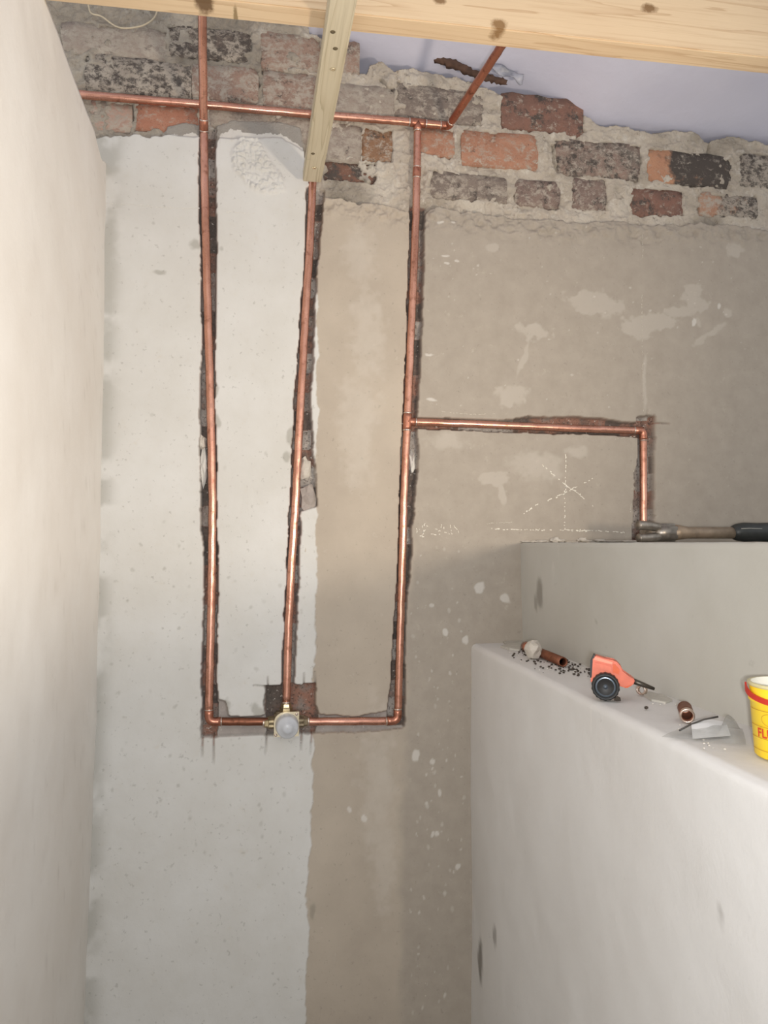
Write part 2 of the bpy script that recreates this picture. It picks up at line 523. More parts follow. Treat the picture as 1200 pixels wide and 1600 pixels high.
for (x0, x1, y0, y1, look) in BR:
    xm, ym = (x0 + x1) / 2, (y0 + y1) / 2
    bx0 = onY(x0, ym, 0.012)[0]; bx1 = onY(x1, ym, 0.012)[0]
    bz1 = onY(xm, y0, 0.012)[2]; bz0 = onY(xm, y1, 0.012)[2]
    bricks.append((bx0, bx1, bz0, bz1, look))

H = fbm(XX, ZZ, 0.35, 200, 3) * 0.0022 + fbm(XX, ZZ, 0.03, 210, 3) * 0.0005
# white finish coat on the left, a little proud
WB = np.array(wpoly([(497, 200), (497, 330), (495, 700), (493, 1000), (488, 1150), (486, 1300), (478, 1400), (482, 1450), (476, 1600), (470, 1800)]))
ordb = np.argsort(WB[:, 1])
wb = np.interp(ZZ, WB[ordb, 1], WB[ordb, 0]) + j2 * 0.008 + jg * 0.003
white = 1 - sstep(-0.002, 0.002, XX - wb)
H -= white * 0.0022
GB = np.array(wpoly([(655, 200), (650, 650), (640, 900), (632, 1100), (628, 1250), (626, 1600), (626, 1800)]))
ordb = np.argsort(GB[:, 1])
gb = np.interp(ZZ, GB[ordb, 1], GB[ordb, 0])
grey = sstep(-0.012, 0.014, XX - gb + j1 * 0.012)

# crumbly lip of the right-hand plaster just under the bricks
lip = np.exp(-((ZZ - edge_z + 0.02) / 0.026) ** 2) * sstep(0.12, 0.16, XX)
H += lip * (fbm(XX, ZZ, 0.016, 230, 4) * 0.011)
# rough lumpy patch of thrown plaster
rough_poly = wpoly([(372, 202), (362, 236), (366, 264), (382, 286), (405, 302), (425, 308), (445, 300), (447, 286), (428, 262), (412, 236), (400, 206)])
rp = blur(inpoly(XX + j1 * 0.012, ZZ + j2 * 0.012, rough_poly).astype(np.float32), 3)
lump = np.abs(fbm(XX + j1 * 0.006, ZZ + j2 * 0.006, 0.0095, 240, 3))
H -= rp * (0.002 + 0.011 * lump)
# mortar ground of the brickwork
mh = 0.0125 + fbm(XX, ZZ, 0.05, 250, 4) * 0.006 + fbm(XX, ZZ, 0.014, 260, 4) * 0.0075
cover = fbm(XX, ZZ, 0.045, 270, 4)
for (bx0, bx1, bz0, bz1, look) in bricks:
    Xb = Xj + j2 * 0.008 + jg * 0.005; Zb = Zj + j1 * 0.008 + jf * 0.005
    d = np.minimum(np.minimum(Xb - bx0, bx1 - Xb), np.minimum(Zb - bz0, bz1 - Zb))
    ins = sstep(-0.002, 0.003, d)
    thick = {'greyed': 0.30, 'faded': 0.1, 'grey_dark': 0.2, 'pink': 0.25, 'orange': -0.12, 'dark_red': 0.0}.get(look, 0.06)
    ins = ins * (1 - sstep(0.0, 0.16, cover + thick + jf * 0.25 - 0.30))
    mh = mh + ins * 0.016
H = H * (1 - mortar) + mh * mortar
# smooth grey filler trowelled over the brick above the white coat
filler = wpoly([(255, 208), (262, 192), (290, 186), (312, 192), (335, 196), (360, 184), (440, 186), (470, 196), (476, 236), (440, 214), (350, 216), (300, 214)])
fl = blur(inpoly(Xj, Zj, filler).astype(np.float32), 2)
H = H * (1 - fl) + 0.006 * fl + fl * j1 * 0.002

chase = np.zeros_like(H)
for p in chase_polys:
    chase = np.maximum(chase, inpoly(Xj, Zj, p))
shallow = np.zeros_like(H)
for p in shallow_polys:
    shallow = np.maximum(shallow, inpoly(Xj, Zj, p))
chase = blur(chase.astype(np.float32), 1); shallow = blur(shallow.astype(np.float32), 1) * (1 - chase)
H = H * (1 - chase) + chase * (0.0185 + fbm(XX, ZZ, 0.02, 280, 4) * 0.006)
H = H * (1 - shallow) + shallow * (0.009 + fbm(XX, ZZ, 0.02, 290, 4) * 0.003)
kerf = np.zeros_like(H)
def seg_dist(a, b):
    ax, az = a; bx, bz = b
    dx, dz = bx - ax, bz - az
    t = np.clip(((XX - ax) * dx + (ZZ - az) * dz) / (dx * dx + dz * dz), 0, 1)
    return np.hypot(XX - ax - t * dx, ZZ - az - t * dz), t
for a, b in KERFS:
    d, t = seg_dist(*wpoly([a, b]))
    kerf = np.maximum(kerf, (1 - sstep(0.0008, 0.0026, d + jf * 0.0008)) * (1 - 0.6 * t))
for a, b in CRACKS:
    d, t = seg_dist(*wpoly([a, b]))
    H += (1 - sstep(0.0006, 0.0026, d + jf * 0.0015)) * 0.012
H += kerf * 0.006

j3 = fbm(XX, ZZ, 0.022, 180, 3)
# stains, trowel smears and splashes on the plaster (shapes of their own)
def blob(cx, cy, rx, ry, soft=0.35, rot=0.0):
    p = onY(cx, cy); k = 1 / 727.0 * (1.0 + 0.1 * (cx - 600) / 600)
    x = XX - p[0] + j1 * 0.008; z = ZZ - p[2] + j2 * 0.008
    c, s = math.cos(rot), math.sin(rot)
    u = (x * c + z * s) / (rx * k); v = (-x * s + z * c) / (ry * k)
    return 1 - sstep(1 - soft * 0.6, 1 + soft * 0.6, np.hypot(u, v) + (j3 * 0.55 + jf * 0.45) * min(1.0, 0.3 + rx / 20))
smear = np.zeros_like(H)
for b in [(800, 620, 26, 16), (835, 518, 22, 12), (818, 560, 4, 30, 0.6, -0.35), (925, 472, 34, 16), (950, 480, 24, 14), (1002, 508, 30, 18), (1035, 502, 28, 10), (1085, 470, 20, 22), (1060, 486, 22, 9),
          (1150, 390, 14, 12), (768, 384, 10, 9), (778, 750, 24, 13), (785, 775, 6, 18), (1112, 520, 30, 5, 0.5, 0.6), (1138, 488, 8, 8), (1092, 505, 5, 10, 0.3, 0.3),
          (1008, 600, 3, 45, 0.7), (560, 690, 26, 60, 0.9), (575, 520, 24, 70, 0.9), (590, 1230, 24, 110, 0.9), (560, 400, 22, 40, 0.9), (900, 705, 20, 8, 0.8), (840, 730, 40, 20, 0.95),
          (560, 640, 30, 50, 0.9), (700, 690, 30, 14, 0.9), (600, 1350, 16, 60, 0.9)]:
    smear = np.maximum(smear, blob(*b))
chip = np.zeros_like(H)
prng = random.Random(5)
for _ in range(85):               # splashes of white plaster on the grey strip
    cx = prng.uniform(640, 725); cy = prng.uniform(840, 1590); r = prng.choice([0.9, 1.1, 1.3, 1.6, 2, 2.6])
    chip = np.maximum(chip, blob(cx, cy, r, r * prng.uniform(1, 1.7), 0.5) * prng.uniform(0.3, 0.8))
for b in [(648, 1180, 6, 9), (674, 1188, 5, 5), (543, 1267, 4.5, 6), (568, 1278, 3.5, 4), (682, 1305, 3, 4), (676, 1305, 3, 4), (717, 1354, 4, 5), (690, 1240, 3, 6), (790, 935, 7, 10), (752, 920, 8, 8),
          (688, 345, 5, 2.5), (698, 398, 6, 2), (699, 412, 4, 2), (714, 408, 4, 2), (672, 552, 7, 2.5), (673, 625, 9, 3), (706, 348, 3, 2), (1123, 478, 3, 5), (1085, 504, 4, 6), (698, 988, 4, 5), (730, 1000, 5, 6)]:
    chip = np.maximum(chip, blob(*b, 0.4))
for _ in range(60):
    cx = prng.uniform(660, 1190); cy = prng.uniform(345, 640); r = prng.uniform(0.9, 1.8)
    chip = np.maximum(chip, blob(cx, cy, r, r, 0.4) * 0.6)
dirt = np.zeros_like(H)
for _ in range(150):
    cx = prng.uniform(170, 480); cy = prng.uniform(340, 1500) if prng.random() < 0.3 else prng.uniform(850, 1350); r = prng.uniform(1.0, 3.0)
    dirt = np.maximum(dirt, blob(cx, cy, r, r * prng.uniform(0.7, 1.5), 0.8) * prng.uniform(0.15, 0.55))
for b in [(303, 383, 7, 10), (347, 1110, 12, 16), (455, 680, 6, 14), (449, 715, 5, 8), (340, 660, 6, 10), (405, 1112, 14, 12), (338, 610, 4, 8), (488, 1425, 4, 12), (248, 425, 9, 4)]:
    dirt = np.maximum(dirt, blob(*b, 0.6) * 0.7)
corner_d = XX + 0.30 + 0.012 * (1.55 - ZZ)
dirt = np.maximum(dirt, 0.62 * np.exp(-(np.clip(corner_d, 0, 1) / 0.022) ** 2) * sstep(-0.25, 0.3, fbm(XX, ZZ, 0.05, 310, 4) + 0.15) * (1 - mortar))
band = fbm(XX, ZZ, 0.18, 330, 4)
msoot = mortar * np.maximum(sstep(0.1, 0.5, band) * 0.8, sstep(0.15, 0.0, XX + 0.2) * 0.55)
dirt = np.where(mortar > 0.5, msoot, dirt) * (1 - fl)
smear = np.where(mortar > 0.5, 0, smear) + fl
# which material is laid bare along the cuts, course by course
course = 0.0835
zi = np.floor((ZZ + j1 * 0.006) / (course / 2)).astype(int); xi = np.floor((XX + 0.06 * (zi % 3)) / 0.13).astype(int)
tab = np.random.default_rng(21).choice([0.05, 0.12, 0.3, 0.42, 0.55, 0.72, 0.8, 0.9], size=(64, 64), p=[.14, .12, .12, .12, .16, .18, .16, 0.0])
ctone = tab[xi % 64, zi % 64]
box = inpoly(XX, ZZ, wpoly([(416, 1068), (442, 1068), (442, 1110), (414, 1130)])); ctone = np.where(box, 0.1, ctone)
box = inpoly(XX, ZZ, wpoly([(453, 1068), (496, 1068), (496, 1112), (453, 1112)])); ctone = np.where(box, 0.40, ctone)
box = inpoly(XX, ZZ, wpoly([(828, 648), (950, 648), (950, 664), (828, 664)])); ctone = np.where(box, 0.33, ctone)
ctone = np.where(shallow > 0.3, 0.97, ctone)
chase_m = np.clip(np.maximum(chase, shallow) * 1.0 + kerf * 0.8, 0, 1) * (1 - 0)
chase_m = np.maximum(chase_m, 0)

P = np.stack([XX, H.astype(np.float32), ZZ], -1)
cx_ = (XX[:-1, :-1] + XX[1:, 1:]) / 2; cz_ = (ZZ[:-1, :-1] + ZZ[1:, 1:]) / 2
keep = ~((cx_ > 0.70) & (cz_ < EYE - 0.05)) & ~((cx_ > 0.53) & (cz_ < EYE - 0.30))
wt = (wall_top[:-1] + wall_top[1:]) / 2
keep &= cz_ < wt[:, None]
mort_f = ((mortar[:-1, :-1] + mortar[1:, 1:]) / 2 > 0.5) & ((chase_m[:-1, :-1] + chase_m[1:, 1:]) / 2 < 0.5)

def Hat(x, z):
    i = np.clip(np.searchsorted(xs, x), 1, len(xs) - 1); k = np.clip(np.searchsorted(zs, z), 1, len(zs) - 1)
    return float(min(H[i, k], H[i - 1, k], H[i, k - 1], H[i - 1, k - 1]))

# brickwork bed: rough mortar face + solid body behind it
me = grid_mesh('wall_back', P, keep & mort_f, {'dirt': dirt, 'smear': np.clip(smear, 0, 1)})
wall_back = tag(link('wall_back', me, M['mortar']), 'bare brickwork and chased plaster wall carrying the copper pipes', None, None, 'structure')
# top of the wall and body behind
zt = np.minimum(wall_top, 2.82)
n = len(xs)
kz = np.clip(np.searchsorted(zs, zt) - 1, 0, len(zs) - 1)
top = np.zeros((n, 4, 3), np.float32)
top[:, :, 0] = xs[:, None]
top[:, 0, 1] = H[np.arange(n), kz] + 0.001; top[:, 1, 1] = 0.03; top[:, 2, 1] = 0.14; top[:, 3, 1] = 0.14
top[:, 0, 2] = zs[kz] + 0.0015; top[:, 1, 2] = zs[kz] - 0.004 + fbm(xs, xs * 0 + 9, 0.02, 350, 3) * 0.004; top[:, 2, 2] = zs[kz] - 0.012; top[:, 3, 2] = 0.0
me = grid_mesh('wall_core', top, flip=False, attrs={'dirt': np.zeros(top.shape[:2]), 'smear': np.zeros(top.shape[:2])})
link('wall_core', me, M['mortar'], wall_back)
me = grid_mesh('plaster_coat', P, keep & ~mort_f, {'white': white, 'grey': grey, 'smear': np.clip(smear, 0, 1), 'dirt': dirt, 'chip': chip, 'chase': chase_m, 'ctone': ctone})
pc = link('plaster_coat', me, M['plaster'], wall_back)
pc['label'] = 'pale and grey plaster coats with cut pipe chases'

# bricks, one object each
LOOKS = {
    'greyed': ((158, 144, 132), (146, 134, 124), 0.75, 0.15), 'sooty': ((112, 100, 92), (96, 88, 81), 0.62, 0.6), 'faded': ((160, 133, 118), (144, 121, 108), 0.68, 0.25),
    'black': ((108, 101, 94), (92, 87, 82), 0.72, 0.7), 'grey_dark': ((136, 123, 113), (122, 111, 103), 0.6, 0.3), 'dark_red': ((142, 106, 92), (122, 95, 85), 0.35, 0.35),
    'pink': ((180, 148, 132), (166, 138, 124), 0.75, 0.0), 'red': ((166, 116, 95), (176, 128, 106), 0.4, 0.1), 'orange_rough': ((158, 118, 88), (138, 108, 86), 0.5, 0.2),
    'orange': ((182, 137, 113), (164, 120, 98), 0.52, 0.12), 'grey_pink': ((150, 127, 115), (118, 110, 102), 0.55, 0.45), 'orange_black': ((188, 143, 114), (178, 132, 106), 0.35, 1.2),
    'red_black': ((134, 98, 82), (108, 84, 74), 0.35, 0.45), 'brown': ((138, 119, 109), (124, 106, 98), 0.55, 0.35), 'orange_black2': ((182, 142, 116), (168, 129, 107), 0.75, 0.8),
}
ox = {'orange_black': bricks[19][0] + 0.038, 'orange_black2': bricks[26][0] + 0.035}
bmats = {k: brick_material('brick_' + k, *v, seed=i + 1, sootx=ox.get(k)) for i, (k, v) in enumerate(LOOKS.items())}

def brick_mesh(i):
    r = random.Random(40 + i)
    bm = bmesh.new()
    nx, nz = 7, 4
    g = [[None] * (nz + 1) for _ in range(nx + 1)]
    for a in range(nx + 1):
        for b in range(nz + 1):
            ed = (a in (0, nx)) + (b in (0, nz))
            y = r.uniform(-0.05, 0.05) + (0.09 * ed if ed else 0) + (0.08 if ed == 2 else 0)
            jx = r.uniform(-0.012, 0.012) ; jz = r.uniform(-0.03, 0.03)
            g[a][b] = bm.verts.new((a / nx - 0.5 + jx, -0.5 + y * 0.5, b / nz - 0.5 + jz))
    for a in range(nx):
        for b in range(nz):
            bm.faces.new((g[a][b], g[a + 1][b], g[a + 1][b + 1], g[a][b + 1]))
    rim = [g[a][0] for a in range(nx)] + [g[nx][b] for b in range(nz)] + [g[a][nz] for a in range(nx, 0, -1)] + [g[0][b] for b in range(nz, 0, -1)]
    back = [bm.verts.new((v.co.x, 0.5, v.co.z)) for v in rim]
    for k in range(len(rim)):
        k2 = (k + 1) % len(rim)
        bm.faces.new((rim[k2], rim[k], back[k], back[k2]))
    bm.faces.new(back[::-1])
    me = bpy.data.meshes.new('brick')
    bm.to_mesh(me); bm.free()
    me.polygons.foreach_set('use_smooth', np.ones(len(me.polygons), bool))
    me.materials.append(None)
    return me
bmesh_pool = [brick_mesh(i) for i in range(6)]
for i, (bx0, bx1, bz0, bz1, look) in enumerate(bricks):
    o = bpy.data.objects.new('brick', bmesh_pool[i % 6])
    COL.objects.link(o)
    o.parent = wall_back
    dep = 0.05
    face = {'red_black': 0.019, 'orange_rough': 0.016}.get(look, random.uniform(0.0085, 0.0125))
    o.location = ((bx0 + bx1) / 2, face + dep / 2, (bz0 + bz1) / 2)
    o.scale = (bx1 - bx0 + 0.006, dep, bz1 - bz0 + 0.006)
    o.rotation_euler = (0, random.uniform(-0.02, 0.02), 0)
    o.material_slots[0].link = 'OBJECT'
    o.material_slots[0].material = bmats[look]

# lumps of old plaster left in the cuts
def lump_mesh(bm, c, r, seed, sub=2, amp=0.28):
    rr = random.Random(seed)
    res = bmesh.ops.create_icosphere(bm, subdivisions=sub, radius=1.0)
    off = [rr.uniform(0, 50) for _ in range(3)]
    from mathutils import noise as mn
    for v in res['verts']:
        k = 1 + amp * mn.noise(v.co * 1.6 + Vector(off)) + amp * 0.5 * mn.noise(v.co * 3.7 + Vector(off))
        v.co = Vector((c[0] + v.co.x * r[0] * k, c[1] + v.co.y * r[1] * k, c[2] + v.co.z * r[2] * k))
M['chip_pale'] = plain('plaster_chip_pale', (196, 188, 176), 0.9, 0, 0.12, 80, 0.002)
M['chip_grey'] = plain('plaster_chip_grey', (160, 150, 142), 0.9, 0, 0.12, 80, 0.002)
M['chip_white'] = plain('plaster_chip_white', (212, 208, 200), 0.9, 0, 0.08, 80, 0.002)
for k, (x, y, rx, ry, mt) in enumerate([(477, 732, 10, 20, 'chip_pale'), (481, 778, 13, 24, 'chip_grey'), (645, 721, 6, 17, 'chip_white'), (318, 728, 6, 30, 'chip_white'), (316, 690, 6, 12, 'chip_pale'), (480, 848, 7, 20, 'chip_pale')]):
    p = onY(x, y)
    bm = bmesh.new(); lump_mesh(bm, (p[0], 0.012 if mt != 'chip_white' else 0.016, p[2]), (rx / 727, 0.011, ry / 727), 60 + k, 2, 0.55)
    for v in bm.verts: v.co += Vector([random.uniform(-0.0012, 0.0012) for _ in range(3)])
    bm_obj('plaster_lump', bm, M[mt], wall_back, False)

# chalk drawing: many short crumbs of chalk along each stroke, lying on the plaster
M['chalk'] = plain('chalk', (226, 220, 206), 0.95, 0, 0.05, 200)
M['chalk_faint'] = plain('chalk_faint', (190, 182, 168), 0.95, 0, 0.05, 200)
def chalk(name, strokes, width, dens, mat, seed=1, parent=None):
    r = random.Random(seed)
    bm = bmesh.new()
    for st in strokes:
        pts = [onY(x, y) for x, y in st]
        for a, b in zip(pts, pts[1:]):
            L = np.linalg.norm(b - a); d = (b - a) / L
            nrm = np.array([-d[2], 0, d[0]])
            s = 0.0
            while s < L:
                ln = r.uniform(0.0015, 0.006)
                if r.random() < dens:
                    c = a + d * (s + ln / 2) + nrm * r.gauss(0, width * 0.25)
                    w = width * r.uniform(0.25, 0.6)
                    q = []
                    for (u, v) in ((-1, -1), (1, -1), (1, 1), (-1, 1)):
                        w2 = w * r.uniform(0.6, 1.0)
                        q.append(c + d * (u * ln / 2 * r.uniform(0.7, 1)) + nrm * v * w2)
                    y0 = min(Hat(p[0], p[2]) for p in q)
                    fr = [bm.verts.new((p[0], y0 - 0.0005, p[2])) for p in q]
                    bk = [bm.verts.new((p[0], y0 + 0.0012, p[2])) for p in q]
                    bm.faces.new(fr)
                    for k in range(4):
                        bm.faces.new((fr[k], bk[k], bk[(k + 1) % 4], fr[(k + 1) % 4]))
                s += ln
    return bm_obj(name, bm, mat, parent, False)
chalk('chalk_star', [[(884, 708), (883, 760), (882, 826)], [(847, 726), (865, 742), (884, 758)], [(884, 758), (905, 772), (928, 792)], [(818, 803), (840, 788), (868, 777), (898, 762), (926, 748)]],
      0.0030, 0.62, M['chalk'], 1, wall_back)
chalk('chalk_line', [[(764, 826), (830, 828), (884, 828), (930, 829), (975, 832)], [(893, 830), (930, 829)]], 0.0028, 0.55, M['chalk'], 2, wall_back)
chalk('chalk_lettering', [[(651, 825), (652, 838), (660, 838), (662, 829)], [(655, 827), (657, 826)], [(659, 824), (662, 820), (667, 822)], [(661, 834), (664, 828)], [(674, 826), (680, 826), (686, 829), (688, 834), (682, 836), (674, 834)],
      [(690, 819), (690, 823)], [(694, 823), (695, 832), (703, 835)], [(704, 820), (706, 834)], [(709, 821), (716, 829), (717, 836), (711, 838)]], 0.0021, 0.72, M['chalk'], 3, wall_back)
chalk('chalk_line', [[(160, 318), (235, 322)], [(235, 324), (270, 325), (310, 326)], [(352, 331), (396, 334)]], 0.0022, 0.8, M['chip_white'], 4, wall_back)
chalk('trowel_scrape', [[(1004, 352), (1003, 500), (1005, 640)], [(690, 643), (735, 648)], [(735, 648), (770, 647)], [(606, 659), (630, 662)], [(760, 818), (800, 816)], [(990, 735), (985, 800)], [(960, 686), (992, 682)], [(664, 1560), (665, 1530)]], 0.0022, 0.45, M['chalk_faint'], 5, wall_back)

# ------------------------------------------------------------------ other walls, ledges, floor, roof
def soft_wall_material(name, a, b, dirtc):
    t = NT(name)
    big = t.noise(3.2, 5, 0.55); mid = t.noise(24, 5, 0.6); fine = t.noise(160, 4, 0.7)
    col = t.mix(t.ramp(big, [(0.35, 0.0), (0.65, 1.0)]), lin(*a), lin(*b))
    col = t.mix(t.ramp(t.noise(34, 4, 0.7), [(0.66, 0.0), (0.76, 0.16)]), col, lin(*dirtc))
    col = t.mix(t.ramp(t.noise(18, 5, 0.7, t.vec_scale(t.pos, (1, 1, 0.3), (3, 1, 2))), [(0.62, 0.0), (0.75, 0.3)]), col, lin(226, 222, 214))
    col = t.mix(t.math('MULTIPLY', t.attr('dirt'), 0.8), col, lin(*dirtc))
    col = t.mix(t.attr('chip'), col, lin(222, 218, 210))
    nm = t.bump(mid, 0.22, 0.004)
    nm = t.bump(fine, 0.22, 0.001, nm)
    return t.done(col, 0.85, 0.0, nm, **{'Specular IOR Level': 0.25})
M['wall_cream'] = soft_wall_material('wall_cream', (232, 228, 221), (222, 216, 207), (172, 163, 150))
M['wall_cool'] = soft_wall_material('wall_cool', (219, 217, 214), (210, 207, 203), (112, 106, 98))
M['wall_step'] = soft_wall_material('wall_step', (194, 192, 185), (184, 181, 172), (112, 106, 96))

# left partition: inner face, broken top edge, thickness away from the room
ys = np.arange(0.03, -1.95, -0.009); zz = np.concatenate([np.arange(0, 2.0, 0.02), np.arange(2.0, 2.345, 0.006)])
YY, Z2 = np.meshgrid(ys, zz, indexing='ij')
YY = YY.astype(np.float32); Z2 = Z2.astype(np.float32)
ltop = EYE + 0.802 + fbm(ys, ys * 0 + 2, 0.05, 401, 4) * 0.016 - 0.022 * np.exp(-((ys + 0.05) / 0.07) ** 2)
ltop = np.minimum(ltop, EYE + 0.7985) if False else ltop
Z3 = np.minimum(Z2, ltop[:, None])
X3 = -0.300 - 0.0215 * np.clip(1.55 - Z3, 0, 1) + fbm(YY, Z3, 0.5, 410, 3) * 0.006 + fbm(YY, Z3, 0.06, 420, 3) * 0.0012
PL = np.stack([X3, YY, Z3], -1)
# strip over the top and down the far side
cap = PL[:, -1:, :].copy(); cap[:, :, 0] = -0.33; cap[:, :, 2] -= 0.004
cap2 = cap.copy(); cap2[:, :, 0] = -0.41
cap3 = cap2.copy(); cap3[:, :, 2] = 0.0
PL = np.concatenate([PL, cap, cap2, cap3], 1)
dl = np.zeros(PL.shape[:2]); cl = np.zeros(PL.shape[:2])
sp = np.clip(fbm(PL[:, :, 1], PL[:, :, 2], 0.02, 430, 3) - 0.46, 0, 1) * 1.0 * sstep(-0.8, -0.1, PL[:, :, 1])
dl = np.maximum(dl, sp)
me = grid_mesh('wall_left', PL, attrs={'dirt': dl, 'chip': cl})
wall_left = tag(link('wall_left', me, M['wall_cream']), 'cream plastered partition wall at the left edge', None, None, 'structure')

# right: low boxed wall with a ledge, then the step wall up to the platform
def sweep_profile(name, prof_fn, ylist, mat, dirt_fn=None, chip_fn=None):
    A = np.array([prof_fn(y) for y in ylist], np.float32)           # (ny, np, 2) of X, Z
    P_ = np.zeros(A.shape[:2] + (3,), np.float32)
    P_[:, :, 0] = A[:, :, 0]; P_[:, :, 2] = A[:, :, 1]; P_[:, :, 1] = np.array(ylist)[:, None]
    w = fbm(P_[:, :, 1], P_[:, :, 2] + P_[:, :, 0] * 1.3, 0.30, 500, 3) * 0.004 + fbm(P_[:, :, 1], P_[:, :, 2] + P_[:, :, 0] * 1.3, 0.05, 510, 3) * 0.0009
    return P_, w
LZ = EYE - 0.223
def outer_x(y): return 0.4835 + 0.015 * y
def inner_x(y): return 0.600 + 0.004 * max(y, -1.0)
yl = np.arange(0.03, -1.95, -0.008)
rowsP = []
for y in yl:
    ox_ = outer_x(y); ix = inner_x(y) + 0.03; r = 0.013
    pr = [(ox_ - 0.006 * (1 - z / LZ), z) for z in np.linspace(0, LZ - r - 0.004, 120)]
    pr += [(ox_ + r - r * math.cos(a), LZ - r + r * math.sin(a)) for a in np.linspace(0.1, math.pi / 2, 8)]
    pr += [(x, LZ) for x in np.linspace(ox_ + r + 0.002, ix, 24)]
    rowsP.append(pr)
A = np.array(rowsP, np.float32)
PR = np.zeros(A.shape[:2] + (3,), np.float32)
PR[:, :, 0] = A[:, :, 0]; PR[:, :, 2] = A[:, :, 1]; PR[:, :, 1] = yl[:, None]
wv = fbm(PR[:, :, 1], PR[:, :, 2] + PR[:, :, 0] * 1.7, 0.32, 500, 3) * 0.004 + fbm(PR[:, :, 1], PR[:, :, 2] + PR[:, :, 0] * 1.7, 0.05, 510, 3) * 0.0009
vert = (np.arange(A.shape[1]) < 124)[None, :]
PR[:, :, 0] += np.where(vert, wv, 0)
PR[:, :, 2] += np.where(~vert, wv * 0.35 - 0.0008, 0)
dr = np.zeros(PR.shape[:2]); cr = np.zeros(PR.shape[:2])
nz1 = fbm(PR[:, :, 1], PR[:, :, 2], 0.02, 520, 3); nz2 = fbm(PR[:, :, 1], PR[:, :, 2], 0.05, 530, 3)
for (px_, py_, ry_, rz_, amt) in [(749, 1500, 0.022, 0.050, 1.0), (772, 1462, 0.014, 0.022, 0.7), (1134, 1430, 0.006, 0.010, 0.5)]:
    q = onX(px_, py_, 0.478)
    d = np.hypot((PR[:, :, 1] - q[1]) / ry_ + nz1 * 0.45, (PR[:, :, 2] - q[2]) / rz_ + nz2 * 0.4)
    dr = np.maximum(dr, (1 - sstep(0.5, 1.05, d)) * amt * vert)
cr = np.maximum(cr, sstep(0.42, 0.6, fbm(PR[:, :, 1], PR[:, :, 2] * 0.5, 0.03, 540, 3)) * sstep(-0.06, 0.0, PR[:, :, 1]) * vert)
me = grid_mesh('wall_right', PR, attrs={'dirt': dr, 'chip': cr}, flip=True)
wall_right = tag(link('wall_right', me, M['wall_cool']), 'low pale plastered boxed wall with a narrow rounded ledge', None, None, 'structure')

rowsP = []
for y in yl:
    ix = inner_x(y)
    pr = [(ix + 0.002 * (EYE - z) / 0.223, z) for z in np.linspace(LZ - 0.02, EYE - 0.003, 40)]
    pr += [(ix + 0.002, EYE - 0.0008), (ix + 0.004, EYE + 0.0004)]
    pr += [(x, EYE + 0.0005) for x in np.linspace(ix + 0.02, 1.9, 40)]
    rowsP.append(pr)
A = np.array(rowsP, np.float32)
PS = np.zeros(A.shape[:2] + (3,), np.float32)
PS[:, :, 0] = A[:, :, 0]; PS[:, :, 2] = A[:, :, 1]; PS[:, :, 1] = yl[:, None]
vert = (np.arange(A.shape[1]) < 38)[None, :]
PS[:, :, 0] += np.where(vert, fbm(PS[:, :, 1], PS[:, :, 2], 0.25, 550, 3) * 0.0025, 0)
PS[:, :42, 2] += (np.arange(42) >= 38)[None, :] * (fbm(yl, yl * 0, 0.02, 555, 3)[:, None] * 0.0007)
ds = np.zeros(PS.shape[:2])
nz1 = fbm(PS[:, :, 1], PS[:, :, 2], 0.03, 560, 3)
for (px_, py_, ry_, rz_, amt) in [(842, 928, 0.022, 0.040, 0.75), (835, 945, 0.010, 0.02, 0.6), (929, 973, 0.008, 0.005, 0.4)]:
    q = onX(px_, py_, 0.598)
    d = np.hypot((PS[:, :, 1] - q[1]) / ry_, (PS[:, :, 2] - q[2]) / rz_) + nz1 * 0.4
    ds = np.maximum(ds, (1 - sstep(0.5, 1.05, d)) * amt * vert)
me = grid_mesh('wall_step', PS, attrs={'dirt': ds, 'chip': np.zeros(PS.shape[:2])}, flip=True)
wall_step = tag(link('wall_step', me, M['wall_step']), 'grey plastered step wall up to the eye level platform', None, None, 'structure')
# ragged mortar squeezed along the back of the platform
bm = bmesh.new()
for k, (x, y, w, h) in enumerate([(868, 842, 8, 4.0), (876, 843, 10, 2.4), (910, 842, 8, 3.6), (920, 844, 10, 2.2), (938, 843, 11, 2.6), (985, 844, 22, 1.8), (846, 844, 12, 1.8), (960, 844, 20, 1.6), (894, 845, 12, 1.6), (826, 844, 10, 1.6)]):
    p = onY(x, y + 2, -0.006)
    lump_mesh(bm, (p[0], -0.003, p[2]), (w / 700, 0.007, h / 700), 90 + k, 3, 0.7)
bm_obj('mortar_bead', bm, M['chip_pale'], wall_step)['kind'] = 'stuff'

# floor
M['screed'] = soft_wall_material('screed', (168, 162, 152), (150, 144, 136), (110, 104, 96))
fx = np.linspace(-0.62, 0.60, 50); fy = np.linspace(0.03, -1.95, 80)
FX, FY = np.meshgrid(fx, fy, indexing='ij')
PF = np.stack([FX, FY, fbm(FX, FY, 0.3, 570, 3) * 0.003], -1)
me = grid_mesh('floor', PF, attrs={'dirt': np.zeros(FX.shape), 'chip': np.zeros(FX.shape)}, flip=True)
tag(link('floor', me, M['screed']), 'bare screed floor between the walls', None, None, 'structure')

